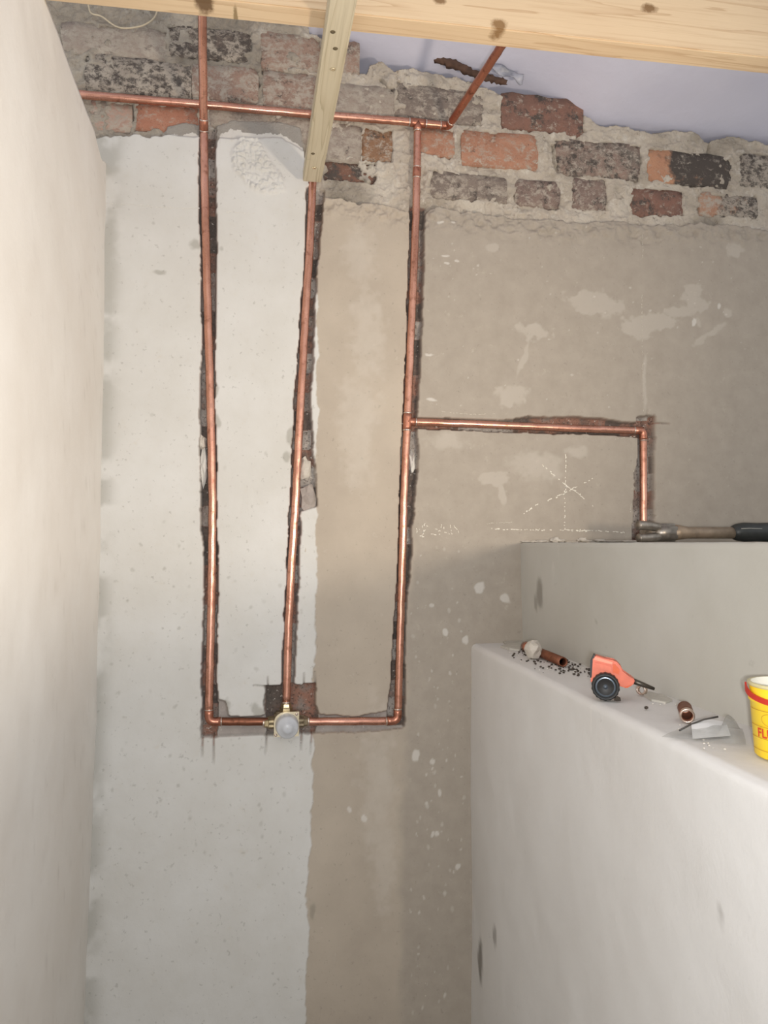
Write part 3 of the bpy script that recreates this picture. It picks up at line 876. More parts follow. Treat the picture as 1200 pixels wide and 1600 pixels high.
# roofing underlay sheet sagging over the wall top
t = NT('roof_sheet')
c = t.ramp(t.noise(4, 3), [(0.3, lin(208, 208, 224)), (0.7, lin(217, 216, 230))])
M['sheet'] = t.done(c, 0.55, 0.0, t.bump(t.noise(14, 4, 0.6), 0.3, 0.01), **{'Specular IOR Level': 0.3})
sx = np.linspace(-0.7, 1.95, 190); sy = np.linspace(0.42, -1.9, 170)
SX, SY = np.meshgrid(sx, sy, indexing='ij')
sag = fbm(SX, SY, 0.45, 600, 2) * 0.035 + np.sin((SX - SY * 0.9) * 15 + fbm(SX, SY, 0.3, 610, 2) * 2.5) * 0.0075
base = EYE + 1.008 + 0.30 * np.clip(-SY, -0.12, 2) + 0.095 * sstep(0.82, 0.60, SX) + 0.05 * sstep(0.35, 0.15, SX)
SZ = base + sag * sstep(-0.05, -0.35, SY)
me = grid_mesh('ceiling', np.stack([SX, SY, SZ], -1).astype(np.float32))
ceiling = tag(link('ceiling', me, M['sheet']), 'lavender white roofing underlay sheet sagging above the wall', None, None, 'structure')

# ------------------------------------------------------------------ timbers
BY0, BY1, BZ = -0.527, -0.486, EYE + 0.800
btop = onY(1200, 6, BY0)[2]
def kn(x, y, rx, rz, c): 
    p = onY(x, y, BY0); return (p[0], p[1], p[2], rx, rz, c)
def ku(x, y, rx, rz, c):
    p = onZ(x, y, 0.800); return (p[0], p[1], p[2], rx, rz, c)
M['beam'] = wood_material('beam_wood', (219, 195, 161), (201, 173, 139), (172, 138, 102), 'X', 0.8,
    [kn(1010, 20, 0.017, 0.010, (120, 88, 52)), kn(778, 42, 0.016, 0.013, (130, 96, 56)), kn(686, 2, 0.012, 0.008, (122, 92, 58)), ku(318, 5, 0.016, 0.02, (96, 70, 44)),
     ku(368, 26, 0.004, 0.02, (140, 118, 84)), kn(905, -4, 0.012, 0.01, (126, 96, 60))], 0.65)
bm = bmesh.new(); add_box(bm, (-0.43, BY0, BZ), (1.88, BY1, btop), 0.002, 2)
for v in bm.verts: v.co.y -= 0.020 * (v.co.x - 0.16)
beam = bm_obj('ceiling_beam', bm, M['beam'], None, False)
tag(beam, 'long pale pine ceiling joist running across the top', 'beam')

M['batten'] = wood_material('batten_wood', (206, 196, 172), (190, 178, 152), (152, 140, 114), 'Y', 0.7, [], 0.8, 0.5)
M['screw'] = plain('screw_head', (222, 210, 180), 0.3, 0.9, 0.1, 300)
M['hole'] = plain('screw_hole', (96, 84, 62), 0.9, 0, 0.2, 300)
btz = EYE + 0.7765
pa = onZ(472, 292, 0.7765); pb = onZ(498, 294, 0.7765)
bx0, bx1 = pa[0], pb[0] + 0.003
bat = thing('timber_batten', ((bx0 + bx1) / 2, -0.3, btz), 'short grey timber batten screwed under the joist, pointing at the wall', 'batten')
bm = bmesh.new(); add_box(bm, (bx0, -0.66, btz), (bx1, -0.022, BZ - 0.0003), 0.0015, 2)
bm_obj('batten_strip', bm, M['batten'], bat, False)
for (x, y) in [(520, 108), (491, 262)]:
    p = onZ(x, y, 0.7765)
    bm = bmesh.new(); lathe(bm, [(0.0045, 0.0), (0.0042, 0.0012), (0.002, 0.002), (0.0006, 0.0012)], (p[0], p[1], btz), (0, 0, -1), 14, True)
    bm_obj('screw', bm, M['screw'], bat)
for (x, y) in [(524, 76), (489, 240), (520, 50)]:
    p = onZ(x, y, 0.7765)
    bm = bmesh.new(); lathe(bm, [(0.0042, 0.0), (0.0036, 0.0006)], (p[0], p[1], btz), (0, 0, -1), 12, True)
    bm_obj('screw_hole', bm, M['hole'], bat)

# ------------------------------------------------------------------ copper pipework
PR_ = 0.0085
def pipe(pts, parent, mat='copper', wob=0.0004, r=PR_, name='pipe', segs=16):
    pts = resample(pts, 0.012)
    rr = random.Random(len(pts))
    q = []
    for i, p in enumerate(pts):
        q.append(Vector((p.x + rr.uniform(-wob, wob), p.y + rr.uniform(-wob, wob), p.z + (rr.uniform(-wob, wob)))))
    return tube_obj(name, q, r, M[mat], parent, segs)
def ring(c, d, parent, r=0.0094, w=0.0028, mat='solder', name='solder_joint'):
    c = Vector(c); d = Vector(d).normalized()
    return tube_obj(name, [c - d * w, c - d * w * 0.6, c + d * w * 0.6, c + d * w], [r - 0.0012, r, r, r - 0.0012], M[mat], parent, 18)
def elbow(c, d1, d2, parent, r=0.0093, R=0.013, sock=0.012):
    """c: corner; d1, d2: unit directions from the corner out along the two pipes"""
    c = Vector(c); d1 = Vector(d1).normalized(); d2 = Vector(d2).normalized()
    pts = [c + d1 * (R + sock), c + d1 * (R + sock * 0.3)]
    for k in range(9):
        s = k / 8
        pts.append((c + d1 * R) * (1 - s) ** 2 + c * 2 * s * (1 - s) + (c + d2 * R) * s ** 2)
    pts += [c + d2 * (R + sock * 0.3), c + d2 * (R + sock)]
    rad = [r, r] + [r * 0.98] * 9 + [r, r]
    e = tube_obj('elbow', pts, rad, M['copper_fit'], parent, 18)
    ring(c + d1 * (R + sock), d1, e, r * 1.03, 0.0016); ring(c + d2 * (R + sock), d2, e, r * 1.03, 0.0016)
    return e
def tee(c, d, dbr, parent, r=0.0095, L=0.019):
    c = Vector(c); d = Vector(d).normalized(); dbr = Vector(dbr).normalized()
    bm = bmesh.new()
    add_tube(bm, [c - d * L, c - d * L * 0.5, c + d * L * 0.5, c + d * L], r, 18)
    add_tube(bm, [c, c + dbr * L * 0.6, c + dbr * L], r, 18)
    e = bm_obj('tee', bm, M['copper_fit'], parent)
    ring(c - d * L, d, e, r * 1.04, 0.0018); ring(c + d * L, d, e, r * 1.04, 0.0018); ring(c + dbr * L, dbr, e, r * 1.04, 0.0018)
    return e
def coupling(c, d, parent, L=0.011, r=0.0095, mat='copper_fit'):
    c = Vector(c); d = Vector(d).normalized()
    e = tube_obj('coupling', [c - d * L, c - d * L * 0.9, c + d * L * 0.9, c + d * L], [r * 0.95, r, r, r * 0.95], M[mat], parent, 18)
    ring(c - d * L, d, e, r * 1.03, 0.0015); ring(c + d * L, d, e, r * 1.03, 0.0015)
    return e
PY = 0.001
def W(lst, Y=PY):
    return [Vector(onY(x, y, Y)) for x, y in lst]

VC = Vector(onY(447, 1128, PY))           # valve centre
# left run
lp = W([(318.5, 203), (321, 350), (324.5, 480), (328, 600), (330.5, 700), (332, 780), (331.5, 870), (329.5, 980), (327.5, 1060), (326.5, 1112)])
run_l = thing('copper_pipework', VC + Vector((-0.16, 0, 0)), 'leftmost copper pipe running down the wall and along to the shower valve', 'pipe')
ltop_pt = Vector(onY(316, 12, -0.17))
pipe([Vector(onY(316, -60, -0.22)), ltop_pt, Vector(onY(318, 180, -0.024)), lp[0]], run_l)
pipe(lp, run_l)
coupling(Vector(onY(318.4, 195, -0.010)), (lp[0] - ltop_pt), run_l)
lc = Vector(onY(326.5, 1128, PY))
elbow(lc, (0, 0, 1), (1, 0, 0), run_l)
lend = Vector(onY(424, 1127.5, PY))
pipe([lc + Vector((0.018, 0, 0)), lend], run_l, 'copper_dull')
# middle riser
mp = W([(489.5, 268), (488, 300), (484.5, 380), (478.5, 470), (471.5, 600), (466, 700), (461, 800), (456, 880), (451, 980), (447.5, 1096)])
run_m = thing('copper_pipework', mp[-1], 'middle copper pipe rising from the shower valve to the batten end', 'pipe')
pipe(mp, run_m)
# right run: main, riser and branch
hz = W([(40, 140), (140, 149), (230, 156.5), (318, 163.5), (400, 171), (490, 179), (570, 185), (652, 191.5)], -0.001)
run_r = thing('copper_pipework', onY(621, 1126, PY), 'copper pipe network with tees on the right of the shower valve', 'pipe')
pipe(hz, run_r)
t1 = Vector(onY(652.5, 192, -0.001))
el_pt = Vector(onY(701, 197, -0.001))
pipe([t1, el_pt], run_r)
tee(t1, el_pt - t1, (0, 0, -1), run_r)
out_end = Vector(onY(790, 62, -0.30))
od = (out_end - el_pt).normalized()
elbow(el_pt, t1 - el_pt, od, run_r, R=0.010, sock=0.009)
pipe([el_pt + od * 0.014, out_end, out_end + od * 0.25], run_r, 'copper_fit')
rp_ = W([(652.5, 196), (651.5, 262), (650, 330), (645.5, 450), (641, 550), (636.5, 655)])
pipe(rp_, run_r)
coupling(onY(651.3, 270, PY), rp_[1] - rp_[2], run_r, 0.012)
t2 = Vector(onY(636.3, 659, PY))
tee(t2, rp_[-2] - rp_[-1], (1, 0, 0), run_r)
rp2 = W([(636.3, 659), (633.5, 720), (631, 790), (628, 900), (625, 1000), (622, 1112)])
pipe(rp2, run_r)
rc = Vector(onY(621.3, 1126, PY))
elbow(rc, (0, 0, 1), (-1, 0, 0), run_r)
pipe([rc + Vector((-0.018, 0, 0)), Vector(onY(472, 1127.5, PY))], run_r)
bc = Vector(onY(1005, 673, 0.003))
bpts = [t2 + Vector((0.01, 0, 0))] + [Vector(onY(x, y, 0.003)) for x, y in [(720, 662), (800, 665), (900, 669.5)]] + [bc]
pipe(bpts, run_r)
elbow(bc, bpts[-2] - bc, (0, 0, -1), run_r, R=0.011)
pipe([bc + Vector((0, 0, -0.015)), Vector(onY(1005.5, 760, 0.003)), Vector(onY(1005, 840, 0.003))], run_r)

# ------------------------------------------------------------------ shower valve
val = thing('shower_valve', VC, 'brass shower valve body under a clear plastic cap', 'valve')
bm = bmesh.new()
add_box(bm, VC + Vector((-0.025, -0.012, -0.024)), VC + Vector((0.025, 0.016, 0.022)), 0.004, 2)
lathe(bm, [(0.012, -0.036), (0.012, 0.036)], VC, (1, 0, 0), 18, True)
bm_obj('body', bm, M['brass_dull'], val)
# square mounting plate, rounded at its upper left
plate = []
for k in range(9):
    a = math.pi / 2 + (math.pi / 2) * k / 8
    plate.append((-0.004 + 0.022 * math.cos(a), 0.003 + 0.022 * math.sin(a)))
plate += [(-0.026, -0.026), (0.026, -0.026), (0.026, 0.025)]
bm = bmesh.new()
f0 = [bm.verts.new(VC + Vector((u, -0.020, v))) for u, v in plate]
f1 = [bm.verts.new(VC + Vector((u, -0.0155, v))) for u, v in plate]
bm.faces.new(f0); bm.faces.new(f1[::-1])
for k in range(len(plate)):
    k2 = (k + 1) % len(plate)
    bm.faces.new((f0[k], f0[k2], f1[k2], f1[k]))
M['plate'] = plain('valve_plate', (206, 192, 164), 0.35, 0.85, 0.1, 200)
pl = bm_obj('mounting_plate', bm, M['plate'], val, False)
for u, v in ((0.021, 0.020), (-0.022, -0.022)):
    bm = bmesh.new(); lathe(bm, [(0.0030, 0), (0.0028, 0.0016), (0.001, 0.0022)], VC + Vector((u, -0.020, v)), (0, -1, 0), 12, True)
    bm_obj('screw', bm, M['solder'], pl)
t = NT('clear_plastic')
t.b.inputs['Base Color'].default_value = lin(206, 208, 212)
tr = t.n('ShaderNodeBsdfTransparent'); mx = t.n('ShaderNodeMixShader')
mx.inputs[0].default_value = 0.86
t.t.links.new(tr.outputs[0], mx.inputs[1]); t.t.links.new(t.b.outputs[0], mx.inputs[2]); t.t.links.new(mx.outputs[0], t.out.inputs['Surface'])
M['cap'] = t.done(None, 0.32, 0.0, None)
CC = VC + Vector((0.001, -0.020, -0.002))
bm = bmesh.new()
lathe(bm, [(0.0245, 0.0), (0.0240, 0.008), (0.0232, 0.020), (0.0222, 0.025), (0.019, 0.0285), (0.012, 0.0295), (0.0115, 0.031), (0.006, 0.0325), (0.0005, 0.033)], CC, (0, -1, 0.0), 40)
bm_obj('plastic_cap', bm, M['cap'], val)
bm = bmesh.new()
lathe(bm, [(0.014, 0.0), (0.014, 0.012), (0.008, 0.013), (0.008, 0.022), (0.003, 0.023)], CC, (0, -1, 0.0), 24, True)
bm_obj('spindle', bm, M['brass'], val)
def union(c, d, parent, mat):
    bm = bmesh.new()
    lathe(bm, [(0.0135, 0.0), (0.0135, 0.010), (0.0115, 0.012), (0.0105, 0.018), (0.0092, 0.0195)], c, d, 6, True)
    u = bm_obj('union_nut', bm, M[mat], parent, False)
    ring(Vector(c) + Vector(d) * 0.021, d, u, 0.0097, 0.0022)
    return u
union(VC + Vector((-0.026, 0, 0)), (-1, 0, 0), val, 'brass')
union(VC + Vector((0.026, 0, 0)), (1, 0, 0), val, 'brass_dull')
union(VC + Vector((0.0, 0, 0.020)), (0, 0, 1), val, 'brass')

# ------------------------------------------------------------------ wire by the joist
M['wire'] = plain('wire_beige', (196, 182, 156), 0.6, 0, 0.1, 100)
wp = smooth_path(W([(138, 8), (141, 22), (158, 24), (172, 36), (186, 44), (205, 44), (225, 40), (243, 28), (247, 8)], -0.004), 3)
tag(tube_obj('loose_wire', wp, 0.0018, M['wire'], None, 8), 'thin beige wire looped against the bricks under the joist', 'wire')
# dark scrap of timber and torn membrane caught on the wall top
M['dark_wood'] = plain('dark_rotten_wood', (84, 62, 50), 0.9, 0, 0.35, 60, 0.004)
sp_ = [Vector(onY(680, 91, 0.015)), Vector(onY(700, 98, 0.012)), Vector(onY(722, 106, 0.008)), Vector(onY(745, 117, 0.004)), Vector(onY(792, 129, 0.004))]
bm = bmesh.new(); sp2 = resample(sp_, 0.006); add_tube(bm, sp2, [0.0095 + random.uniform(-0.0022, 0.0022) - 0.003 * k / len(sp2) for k in range(len(sp2))], 9)
for v in bm.verts: v.co += Vector([random.uniform(-0.0022, 0.0022) for _ in range(3)])
tag(bm_obj('timber_scrap', bm, M['dark_wood'], None), 'dark broken timber scrap lying on top of the brickwork behind the slanting pipe', 'wood scrap')
t = NT('torn_membrane')
c = t.ramp(t.noise(30, 4), [(0.35, lin(120, 122, 132)), (0.7, lin(176, 176, 186))])
M['membrane'] = t.done(c, 0.35, 0.0, t.bump(t.noise(50, 4), 0.6, 0.004))
mg = np.zeros((16, 8, 3), np.float32)
for a in range(16):
    for b in range(8):
        q = onY(756 + a * 3.6, 108 + a * 1.55 + b * 1.6, 0.03)
        mg[a, b] = (q[0], -0.004 + 0.003 * math.sin(a * 0.7 + b * 0.6) + 0.003 * b * 0.2, q[2] + 0.0015 * math.sin(a * 1.3) + (0.004 * math.sin(a * 0.8) if b == 7 else 0))
mg2 = mg.copy(); mg2[:, :, 1] += 0.0012
o = link('torn_membrane', grid_mesh('torn_membrane', mg), M['membrane'])
tag(o, 'grey torn scrap of membrane beside the slanting copper pipe on the wall top', 'membrane scrap')
sol = o.modifiers.new('thickness', 'SOLIDIFY'); sol.thickness = 0.0012

# ------------------------------------------------------------------ hammer on the platform
HY = -0.16
hp = lambda x, y: Vector(onY(x, y, HY))
hk = (hp(1100, 848) - hp(1000, 848)).x / 100.0            # metres to a picture unit at the hammer
hx = lambda x: hp(x, 848).x
bz = EYE + 0.0005
ham = thing('claw_hammer', (hx(1030), HY, bz), 'steel claw hammer with a black rubber grip lying on the platform', 'hammer')
M['steel'] = plain('hammer_steel', (150, 142, 132), 0.38, 0.85, 0.3, 70)
M['shaft'] = plain('hammer_shaft', (150, 132, 112), 0.45, 0.5, 0.2, 50)
M['rubber'] = plain('black_rubber', (46, 48, 46), 0.42, 0, 0.2, 90)
zc_ = bz + 15 * hk
bm = bmesh.new()
lathe(bm, [(11 * hk, 0.0), (12.5 * hk, 0.014), (10 * hk, 0.026), (9 * hk, 0.034), (12 * hk, 0.044), (12 * hk, 0.056), (10.5 * hk, 0.058)], (hx(1032), HY, zc_), (0, 1, 0), 22, True)
bm_obj('striking_face', bm, M['steel'], ham)
bm = bmesh.new()
add_box(bm, (hx(1014), HY - 0.022, bz + 1 * hk), (hx(1053), HY + 0.018, bz + 27 * hk), 0.006, 3)
bm_obj('head', bm, M['steel'], ham)
for s_ in (1, -1):
    bm = bmesh.new()
    zz_ = [zc_ + s_ * q * hk for q in (6.5, 7.5, 8.5, 9.0)]
    pth = [Vector((hx(1026), HY - 0.010, zz_[0])), Vector((hx(1012), HY - 0.026, zz_[1])), Vector((hx(998), HY - 0.034, zz_[2])), Vector((hx(984), HY - 0.037, zz_[3]))]
    rings_h = add_tube(bm, smooth_path(pth, 2), 6.4 * hk, 10)
    bm_obj('claw', bm, M['steel'], ham)
x1 = hx(1143)
bm = bmesh.new(); add_tube(bm, [Vector((hx(1050), HY, bz + 14 * hk)), Vector((hx(1062), HY, bz + 14.5 * hk)), Vector((hx(1074), HY, bz + 14 * hk)), Vector((x1 + 0.01, HY, bz + 14 * hk))], [12 * hk, 10.5 * hk, 8.5 * hk, 8.5 * hk], 14)
bm_obj('shaft', bm, M['shaft'], ham)
bm = bmesh.new()
gl = [0, 0.004, 0.012, 0.03, 0.06, 0.09, 0.115, 0.128, 0.133]
gr = [v * hk for v in (6, 10, 12.5, 14.2, 13.6, 14.2, 15, 13, 7)]
add_tube(bm, [Vector((x1 + l, HY, bz + 15.1 * hk)) for l in gl], gr, 22)
grip = bm_obj('grip', bm, M['rubber'], ham)
M['grip_line'] = plain('grip_line', (150, 148, 140), 0.4, 0, 0.1, 90)
tube_obj('grip_streak', [Vector((x1 + 0.012, HY - 11.4 * hk, bz + 20 * hk)), Vector((x1 + 0.03, HY - 13.2 * hk, bz + 20.5 * hk)), Vector((x1 + 0.06, HY - 12.6 * hk, bz + 20 * hk))], 0.0010, M['grip_line'], grip, 8)  # thin pale line along the upper front of the grip

# ------------------------------------------------------------------ things on the low ledge
def L(x, y, dz=0.0):
    return Vector(onZ(x, y, -0.223 + dz))
LZt = LZ + 0.0006
# copper offcut and the plaster lump lying over it
a = L(822, 1010, 0.010); b = L(880, 1034, 0.010)
a.z = b.z = LZt + 0.0088
a.x = min(a.x, inner_x(a.y) - 0.012); b.x = min(b.x, inner_x(b.y) - 0.014)
off = thing('pipe_offcut', (a + b) / 2 - Vector((0, 0, 0.0088)), 'short brown copper pipe offcut pinned under a plaster lump', 'pipe offcut')
d = (b - a).normalized()
bm = bmesh.new()
lathe(bm, [(0.0066, 0.001), (0.0088, 0.0), (0.0088, (b - a).length), (0.0066, (b - a).length - 0.0005), (0.0066, (b - a).length - 0.02)], a, d, 20)
bm_obj('tube', bm, M['copper_dull'], off)
bm = bmesh.new(); lathe(bm, [(0.0074, -0.001), (0.0105, -0.001), (0.0105, 0.016), (0.0088, 0.017)], a, d, 20)
bm_obj('socket_end', bm, M['copper_fit'], off)
c_ = L(837, 1020, 0.012)
bm = bmesh.new(); lump_mesh(bm, (c_.x - 0.006, c_.y, LZt + 0.0185), (0.016, 0.017, 0.0165), 77, 2, 0.34)
tag(bm_obj('plaster_chunk', bm, M['chip_pale'], None, False), 'rounded pale plaster chunk resting on the copper offcut', 'plaster chunk')
# thin flakes of plaster
M['flake'] = plain('plaster_flake', (186, 182, 172), 0.9, 0, 0.1, 80, 0.001)
def flake(pxs, label, th=0.004, mat='flake'):
    pts = [L(x, y) for x, y in pxs]
    bm = bmesh.new()
    tv = [bm.verts.new((p.x, p.y, LZt + th * random.uniform(0.7, 1.1))) for p in pts]
    bv = [bm.verts.new((p.x, p.y, LZt - 0.0006)) for p in pts]
    bm.faces.new(tv); bm.faces.new(bv[::-1])
    for k in range(len(pts)):
        k2 = (k + 1) % len(pts)
        bm.faces.new((tv[k], bv[k], bv[k2], tv[k2]))
    return tag(bm_obj('plaster_flake', bm, M[mat], None, False), label, 'plaster flake')
flake([(786, 1004), (800, 999), (818, 1001), (822, 1006), (806, 1008), (790, 1008)], 'thin plaster flake in the far inner corner of the ledge')
flake([(782, 1012), (796, 1008), (814, 1010), (812, 1018), (796, 1016)], 'thin plaster flake in front of another in the far ledge corner', 0.005)
flake([(1006, 1088), (1014, 1083), (1036, 1089), (1050, 1096), (1040, 1100), (1018, 1096)], 'long pale plaster flake right of the small metal ring', 0.003)
# grit
M['grit'] = plain('dark_grit', (66, 58, 50), 0.9, 0, 0.3, 200)
M['crumb'] = plain('plaster_crumb', (214, 208, 198), 0.9, 0, 0.1, 200)
def crumbs(name, n, mat, label, spots, smin, smax, seed):
    r = random.Random(seed)
    bm = bmesh.new()
    for k in range(n):
        cx, cy, sx_, sy_ = r.choice(spots)
        p = L(r.gauss(cx, sx_), r.gauss(cy, sy_))
        if p.x < outer_x(p.y) + 0.014 or p.x > inner_x(p.y) - 0.004: continue
        s = r.uniform(smin, smax)
        res = bmesh.ops.create_icosphere(bm, subdivisions=1, radius=s)
        for v in res['verts']:
            v.co = Vector((v.co.x * r.uniform(0.7, 1.3) + p.x, v.co.y * r.uniform(0.7, 1.3) + p.y, v.co.z * 0.7 + LZt + s * 0.55))
    return tag(bm_obj(name, bm, M[mat], None, False), label, 'debris', None, 'stuff')
sp_d = [(880, 1043, 14, 5), (895, 1046, 14, 5), (905, 1040, 8, 6), (870, 1040, 20, 5), (850, 1032, 18, 5), (812, 1022, 8, 4), (910, 1052, 8, 5)]
crumbs('dark_grit', 130, 'grit', 'dark grit scattered on the ledge left of the orange tool', sp_d, 0.0006, 0.0030, 3)
crumbs('plaster_crumbs', 60, 'crumb', 'pale plaster crumbs scattered along the ledge', sp_d + [(830, 1024, 20, 4), (1010, 1140, 40, 8), (1110, 1165, 20, 6), (1030, 1105, 30, 8)], 0.0005, 0.0017, 4)
for (x, y, s, lb) in [(964, 1097, 0.0050, 'dark grit crumb right of the black wheel, larger than the other crumbs'), (1010, 1109, 0.0030, 'small dark grit crumb below the long plaster flake')]:
    p = L(x, y); bm = bmesh.new(); lump_mesh(bm, (p.x, p.y, LZt + s * 0.7), (s, s, s * 0.8), int(x), 1, 0.4)
    tag(bm_obj('grit_crumb', bm, M['grit'], None, False), lb, 'debris')

# orange tube cutter with a black wheel
wc = L(939, 1095); 
M['orange'] = plain('orange_paint', (218, 112, 84), 0.4, 0.1, 0.12, 60)
M['orange_deep'] = plain('orange_deep', (214, 92, 40), 0.4, 0.1, 0.12, 60)
M['orange_light'] = plain('orange_light', (236, 146, 118), 0.4, 0.1, 0.1, 60)
M['tyre'] = plain('black_knob', (38, 37, 36), 0.5, 0, 0.2, 120)
M['hub'] = plain('grey_hub', (92, 100, 108), 0.25, 0.6, 0.1, 120)
M['dark_steel'] = plain('dark_steel', (92, 86, 78), 0.4, 0.8, 0.2, 120)
R_ = 0.0195
wb_ = Vector((0.497, wc.y, LZt))
cut = thing('pipe_cutter', wb_, 'small orange tool with a black wheel and grey hub standing on the ledge', 'tool')
view = Vector((0.0 - 0.497, -DIST - wc.y, 0)).normalized()      # the wheel faces the room
side = Vector((-view.y, view.x, 0))                              # to the right in the picture
ctr = wb_ + Vector((0, 0, R_))
bm = bmesh.new()
seg = 36
prof = [(R_ * 0.74, 0.0055), (R_ * 0.80, 0.0085), (R_ * 0.93, 0.0085), (R_, 0.006), (R_, -0.006), (R_ * 0.93, -0.008), (R_ * 0.3, -0.008)]
rings_ = lathe(bm, prof, ctr, view, seg, True)
for ri in (3, 4):
    for k, v in enumerate(rings_[ri]):
        if k % 2: v.co = ctr + (v.co - ctr) * 0.955
bm_obj('wheel', bm, M['tyre'], cut)
bm = bmesh.new(); lathe(bm, [(R_ * 0.76, 0.0050), (R_ * 0.70, 0.0068), (R_ * 0.45, 0.0035), (R_ * 0.22, 0.0035), (R_ * 0.14, 0.007), (R_ * 0.02, 0.0078)], ctr, view, 30, True)
bm_obj('hub', bm, M['hub'], cut)
def prism(name, poly, d0, d1, mat, parent, bev=0.0012):
    """poly in the wheel's plane: (right, up) from the wheel's centre"""
    bm = bmesh.new()
    A_ = [bm.verts.new(ctr + side * u + Vector((0, 0, v)) + view * d0) for u, v in poly]
    B_ = [bm.verts.new(ctr + side * u + Vector((0, 0, v)) + view * d1) for u, v in poly]
    bm.faces.new(A_); bm.faces.new(B_[::-1])
    for k in range(len(poly)):
        k2 = (k + 1) % len(poly)
        bm.faces.new((A_[k], A_[k2], B_[k2], B_[k]))
    if bev:
        bmesh.ops.bevel(bm, geom=list(bm.edges), offset=bev, segments=2, affect='EDGES')
    return bm_obj(name, bm, mat, parent, False)
k_ = 0.0195 / 17.0
pxy = lambda l: [((x - 939) * k_, (1078 - y) * k_) for x, y in l]
body = prism('body', pxy([(921, 1076), (923, 1046), (927, 1042), (948, 1048), (952, 1048), (958, 1055), (959, 1061), (974, 1070), (972, 1076), (962, 1080), (950, 1076), (940, 1068)]), -0.009, -0.028, M['orange'], cut)
prism('body_ridge', pxy([(926, 1057), (927, 1050), (946, 1054), (947, 1061)]), -0.007, -0.009, M['orange'], body, 0.0006)
prism('body_slot', pxy([(948, 1062), (948, 1052), (951, 1052), (956, 1058), (955, 1064)]), -0.0078, -0.009, M['orange_deep'], body, 0.0)
prism('top_lip', pxy([(925, 1047), (927, 1043), (948, 1049), (947, 1052)]), -0.0072, -0.009, M['orange_light'], body, 0.0)
prism('front_cowl', pxy([(954, 1078), (955, 1062), (973, 1071), (972, 1076), (964, 1081)]), -0.010, -0.026, M['orange_deep'], cut)
prism('back_edge', pxy([(920, 1070), (921, 1050), (925, 1041), (927, 1042), (924, 1052), (923, 1070)]), -0.010, -0.0285, M['tyre'], cut, 0.0005)
s0 = ctr + side * (970 - 939) * k_ + Vector((0, 0, (1078 - 1072) * k_)) - view * 0.018
s1 = ctr + side * (997 - 939) * k_ + Vector((0, 0, (1078 - 1082) * k_)) - view * 0.024
tube_obj('spindle', [s0, s0.lerp(s1, 0.5), s1], [0.0042, 0.0035, 0.0022], M['dark_steel'], cut, 12)
# ring fitting at the spindle tip
rc_ = L(1003, 1087); rc_.z = LZt + 0.0078
bm = bmesh.new()
lathe(bm, [(0.0050, -0.004), (0.0072, -0.004), (0.0076, 0.0), (0.0072, 0.004), (0.0050, 0.004), (0.0050, -0.004)], rc_, Vector((-0.75, -0.6, 0.1)), 22)
M['tinned'] = plain('tinned_ring', (206, 186, 172), 0.3, 0.9, 0.1, 150)
tag(bm_obj('metal_ring', bm, M['tinned'], None), 'small shiny metal ring at the tip of the orange tool', 'ring')

# short copper coupling with a bright mouth
a = L(1074, 1131); a = Vector((a.x, a.y, LZt + 0.0092))
d = Vector((0.42, 0.88, 0.12)).normalized()
cpl = thing('pipe_socket', (a.x, a.y, LZt), 'short brown copper socket with a bright open end, left of the clear plastic bag', 'pipe fitting')
bm = bmesh.new(); lathe(bm, [(0.0066, 0.012), (0.0066, 0.001), (0.0085, 0.001), (0.0088, 0.004), (0.0088, 0.030), (0.006, 0.031)], a, d, 22)
bm_obj('sleeve', bm, M['copper_dull'], cpl)
bm = bmesh.new(); lathe(bm, [(0.0068, 0.004), (0.0068, -0.001), (0.0088, -0.0015), (0.0092, 0.0), (0.0090, 0.005)], a, d, 22)
bm_obj('bright_rim', bm, M['tinned'], cpl)

# clear plastic bag with white paper in it
bag = thing('plastic_bag', L(1100, 1160), 'crumpled clear plastic bag with white paper inside, beside the yellow tub', 'bag')
t = NT('clear_film')
t.b.inputs['Base Color'].default_value = lin(196, 198, 196)
tr = t.n('ShaderNodeBsdfTransparent'); tr.inputs[0].default_value = (0.86, 0.86, 0.85, 1)
mx = t.n('ShaderNodeMixShader')
fr_ = t.ramp(t.noise(60, 4, 0.6), [(0.4, 0.06), (0.7, 0.26)])
t.t.links.new(fr_, mx.inputs[0])
t.t.links.new(tr.outputs[0], mx.inputs[1]); t.t.links.new(t.b.outputs[0], mx.inputs[2]); t.t.links.new(mx.outputs[0], t.out.inputs['Surface'])
M['film'] = t.done(None, 0.12, 0.0, t.bump(t.noise(90, 4, 0.6), 0.4, 0.002))
def bilerp(c00, c10, c11, c01, u, v):
    return (c00 * (1 - u) * (1 - v) + c10 * u * (1 - v) + c11 * u * v + c01 * (1 - u) * v)
nA, nB = 40, 24
c00, c10, c11, c01 = L(1034, 1153), L(1166, 1166), L(1160, 1140), L(1092, 1134)
G = np.zeros((nA, nB, 3), np.float32); G0 = G.copy()
for i in range(nA):
    for j in range(nB):
        u, v = i / (nA - 1), j / (nB - 1)
        p = bilerp(c00, c10, c11, c01, u, v)
        hump = math.sin(math.pi * min(1, v * 1.05)) ** 0.7 * (0.2 + 0.8 * math.sin(math.pi * min(1, u * 0.95 + 0.02)) ** 0.8) * (0.008 + 0.022 * math.exp(-((u - 0.80) / 0.13) ** 4))
        cr_ = float(fbm(np.array([p.x]), np.array([p.y]), 0.03, 700, 2)[0])
        px2 = min(p.x, inner_x(p.y) - 0.005)
        G[i, j] = (px2 , p.y, LZt + 0.0006 + max(0.0, hump * (1 + 0.45 * cr_)))
bago = link('film', grid_mesh('film', G), M['film'], bag)
M['paper'] = plain('white_paper', (236, 236, 236), 0.7, 0, 0.03, 50)
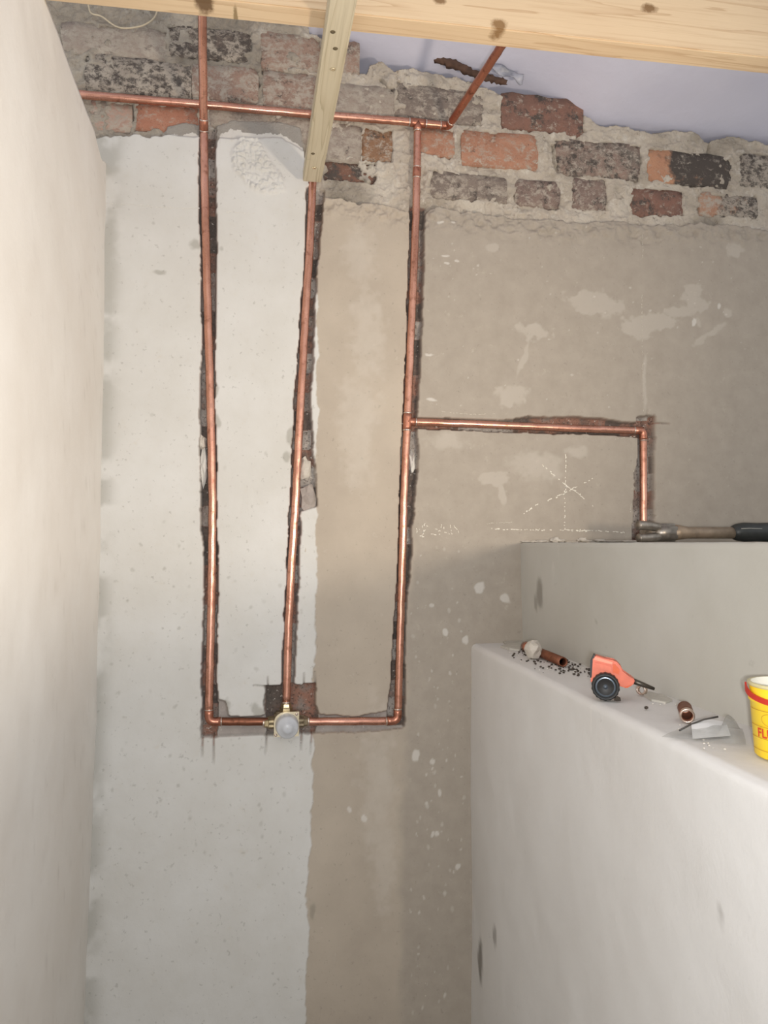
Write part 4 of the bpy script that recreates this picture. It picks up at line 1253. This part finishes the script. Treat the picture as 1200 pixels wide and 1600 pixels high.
c00, c10, c11, c01 = L(1082, 1157), L(1142, 1152), L(1134, 1136), L(1080, 1140)
G = np.zeros((20, 12, 3), np.float32)
for i in range(20):
    for j in range(12):
        u, v = i / 19, j / 11
        p = bilerp(c00, c10, c11, c01, u, v)
        G[i, j] = (min(p.x, inner_x(p.y) - 0.008), p.y, LZt + 0.0012 + 0.0095 * math.sin(math.pi * 0.5 * v) * (0.7 + 0.3 * math.sin(u * 4)))
link('paper', grid_mesh('paper', G), M['paper'], bag)
M['bag_seam'] = plain('bag_seam', (74, 70, 66), 0.5, 0, 0.1, 90)
sm = [L(1062, 1142, 0.004), L(1080, 1135, 0.006), L(1100, 1129, 0.010), L(1122, 1126, 0.012)]
tube_obj('seam', [Vector((min(p.x, inner_x(p.y) - 0.006), p.y, LZt + h)) for p, h in zip(sm, (0.004, 0.008, 0.013, 0.016))], 0.0012, M['bag_seam'], bag, 6)

# yellow flux tub
tc = Vector((0.5575, -0.928, LZt))
RB, RT, HT = 0.0365, 0.0412, 0.0765
M['yellow'] = plain('yellow_plastic', (250, 214, 44), 0.35, 0, 0.04, 30)
M['tub_in'] = plain('tub_inside', (240, 236, 222), 0.4, 0, 0.05, 60)
M['red'] = plain('red_plastic', (190, 48, 32), 0.4, 0, 0.08, 60)
M['red_print'] = plain('red_print', (206, 66, 32), 0.5, 0, 0.05, 60)
M['thin_print'] = plain('thin_print', (196, 146, 30), 0.5, 0, 0.05, 60)
M['rim'] = plain('tub_rim', (206, 196, 150), 0.3, 0, 0.1, 60)
tub = thing('flux_tub', tc, 'open yellow plastic flux tub with red lettering and a red handle', 'tub')
RC = lambda h: RB + (RT - RB) * h / HT
bm = bmesh.new()
lathe(bm, [(0.002, 0.0005), (RB - 0.002, 0.0), (RB, 0.002), (RC(HT * 0.74), HT * 0.74), (RC(HT * 0.75) + 0.0016, HT * 0.755), (RC(HT * 0.78) + 0.0016, HT * 0.785), (RC(HT * 0.8) - 0.0008, HT * 0.80), (RT - 0.0006, HT - 0.004)], tc, (0, 0, 1), 48)
bm_obj('tub_body', bm, M['yellow'], tub)
bm = bmesh.new()
lathe(bm, [(RT - 0.0006, HT - 0.004), (RT + 0.001, HT - 0.003), (RT + 0.001, HT), (RT - 0.0022, HT)], tc, (0, 0, 1), 48)
bm_obj('rim', bm, M['rim'], tub)
bm = bmesh.new()
lathe(bm, [(RT - 0.0022, HT), (RT - 0.0035, HT - 0.006), (RB - 0.001, 0.018), (0.001, 0.018)], tc, (0, 0, 1), 48)
bm_obj('inside', bm, M['tub_in'], tub)
# direction from the tub to the viewer and the label's middle on its wall
va = math.atan2(-DIST - tc.y, 0 - tc.x)
def onTub(ang, h, out=0.0006):
    r = RC(h) + out
    return Vector((tc.x + r * math.cos(va + ang), tc.y + r * math.sin(va + ang), tc.z + h))
# red bail handle hanging across the front
hpnts = []
for k in range(33):
    s = -1 + 2 * k / 32
    ang = s * math.pi * 0.50
    hpnts.append(onTub(ang, HT * (0.93 - 0.155 * math.cos(ang) ** 0.8 if abs(s) < 1 else 0.93), 0.0028))
bm = bmesh.new()
fr2 = []
for p in hpnts:
    o_ = Vector((p.x - tc.x, p.y - tc.y, 0)).normalized()
    fr2.append([bm.verts.new(p + o_ * a_ + Vector((0, 0, b_))) for a_, b_ in ((-0.001, -0.0028), (0.001, -0.0028), (0.001, 0.0028), (-0.001, 0.0028))])
for a_, b_ in zip(fr2, fr2[1:]):
    for k in range(4):
        bm.faces.new((a_[k], a_[(k + 1) % 4], b_[(k + 1) % 4], b_[k]))
bm.faces.new(fr2[0]); bm.faces.new(fr2[-1][::-1])
bm_obj('handle', bm, M['red'], tub, False)
def tub_line(h, a0, a1, mat, w=0.0004, name='print_line'):
    bm = bmesh.new()
    n_ = 28
    lo = [bm.verts.new(onTub(a0 + (a1 - a0) * k / n_, h - w, 0.0004)) for k in range(n_ + 1)]
    hi = [bm.verts.new(onTub(a0 + (a1 - a0) * k / n_, h + w, 0.0004)) for k in range(n_ + 1)]
    for k in range(n_):
        bm.faces.new((lo[k], lo[k + 1], hi[k + 1], hi[k]))
    return bm_obj(name, bm, M[mat], tub)
for h in (0.0500, 0.0335, 0.0215, 0.0090):
    tub_line(h, -1.35, 1.35, 'thin_print')
def tub_text(s, ang0, h0_, size, mat, name, bold=0.0):
    cu = bpy.data.curves.new('tmp_text', 'FONT')
    cu.body = s; cu.size = size; cu.offset = bold; cu.resolution_u = 3
    o_ = bpy.data.objects.new('tmp_text', cu)
    COL.objects.link(o_)
    dg = bpy.context.evaluated_depsgraph_get()
    me_ = bpy.data.meshes.new_from_object(o_.evaluated_get(dg))
    bpy.data.objects.remove(o_, do_unlink=True); bpy.data.curves.remove(cu)
    bm = bmesh.new(); bm.from_mesh(me_); bpy.data.meshes.remove(me_)
    bmesh.ops.subdivide_edges(bm, edges=[e for e in bm.edges if e.calc_length() > size * 0.25], cuts=2)
    for v in bm.verts:
        v.co = onTub(ang0 + v.co.x / RC(h0_), h0_ + v.co.y, 0.0006)
    me_ = bpy.data.meshes.new(name); bm.to_mesh(me_); bm.free()
    return link(name, me_, M[mat], tub, False)
tub_text('FLUX', -0.98, 0.0228, 0.0128, 'red_print', 'lettering', 0.0003)
# oval badge outline
bm = bmesh.new()
inn, outr = [], []
for k in range(40):
    a_ = 2 * math.pi * k / 40
    inn.append(bm.verts.new(onTub(-0.52 + 0.27 * math.cos(a_), 0.0415 + 0.0060 * math.sin(a_), 0.0004)))
    outr.append(bm.verts.new(onTub(-0.52 + 0.285 * math.cos(a_), 0.0415 + 0.0066 * math.sin(a_), 0.0004)))
for k in range(40):
    bm.faces.new((inn[k], inn[(k + 1) % 40], outr[(k + 1) % 40], outr[k]))
bm_obj('oval_badge', bm, M['thin_print'], tub)
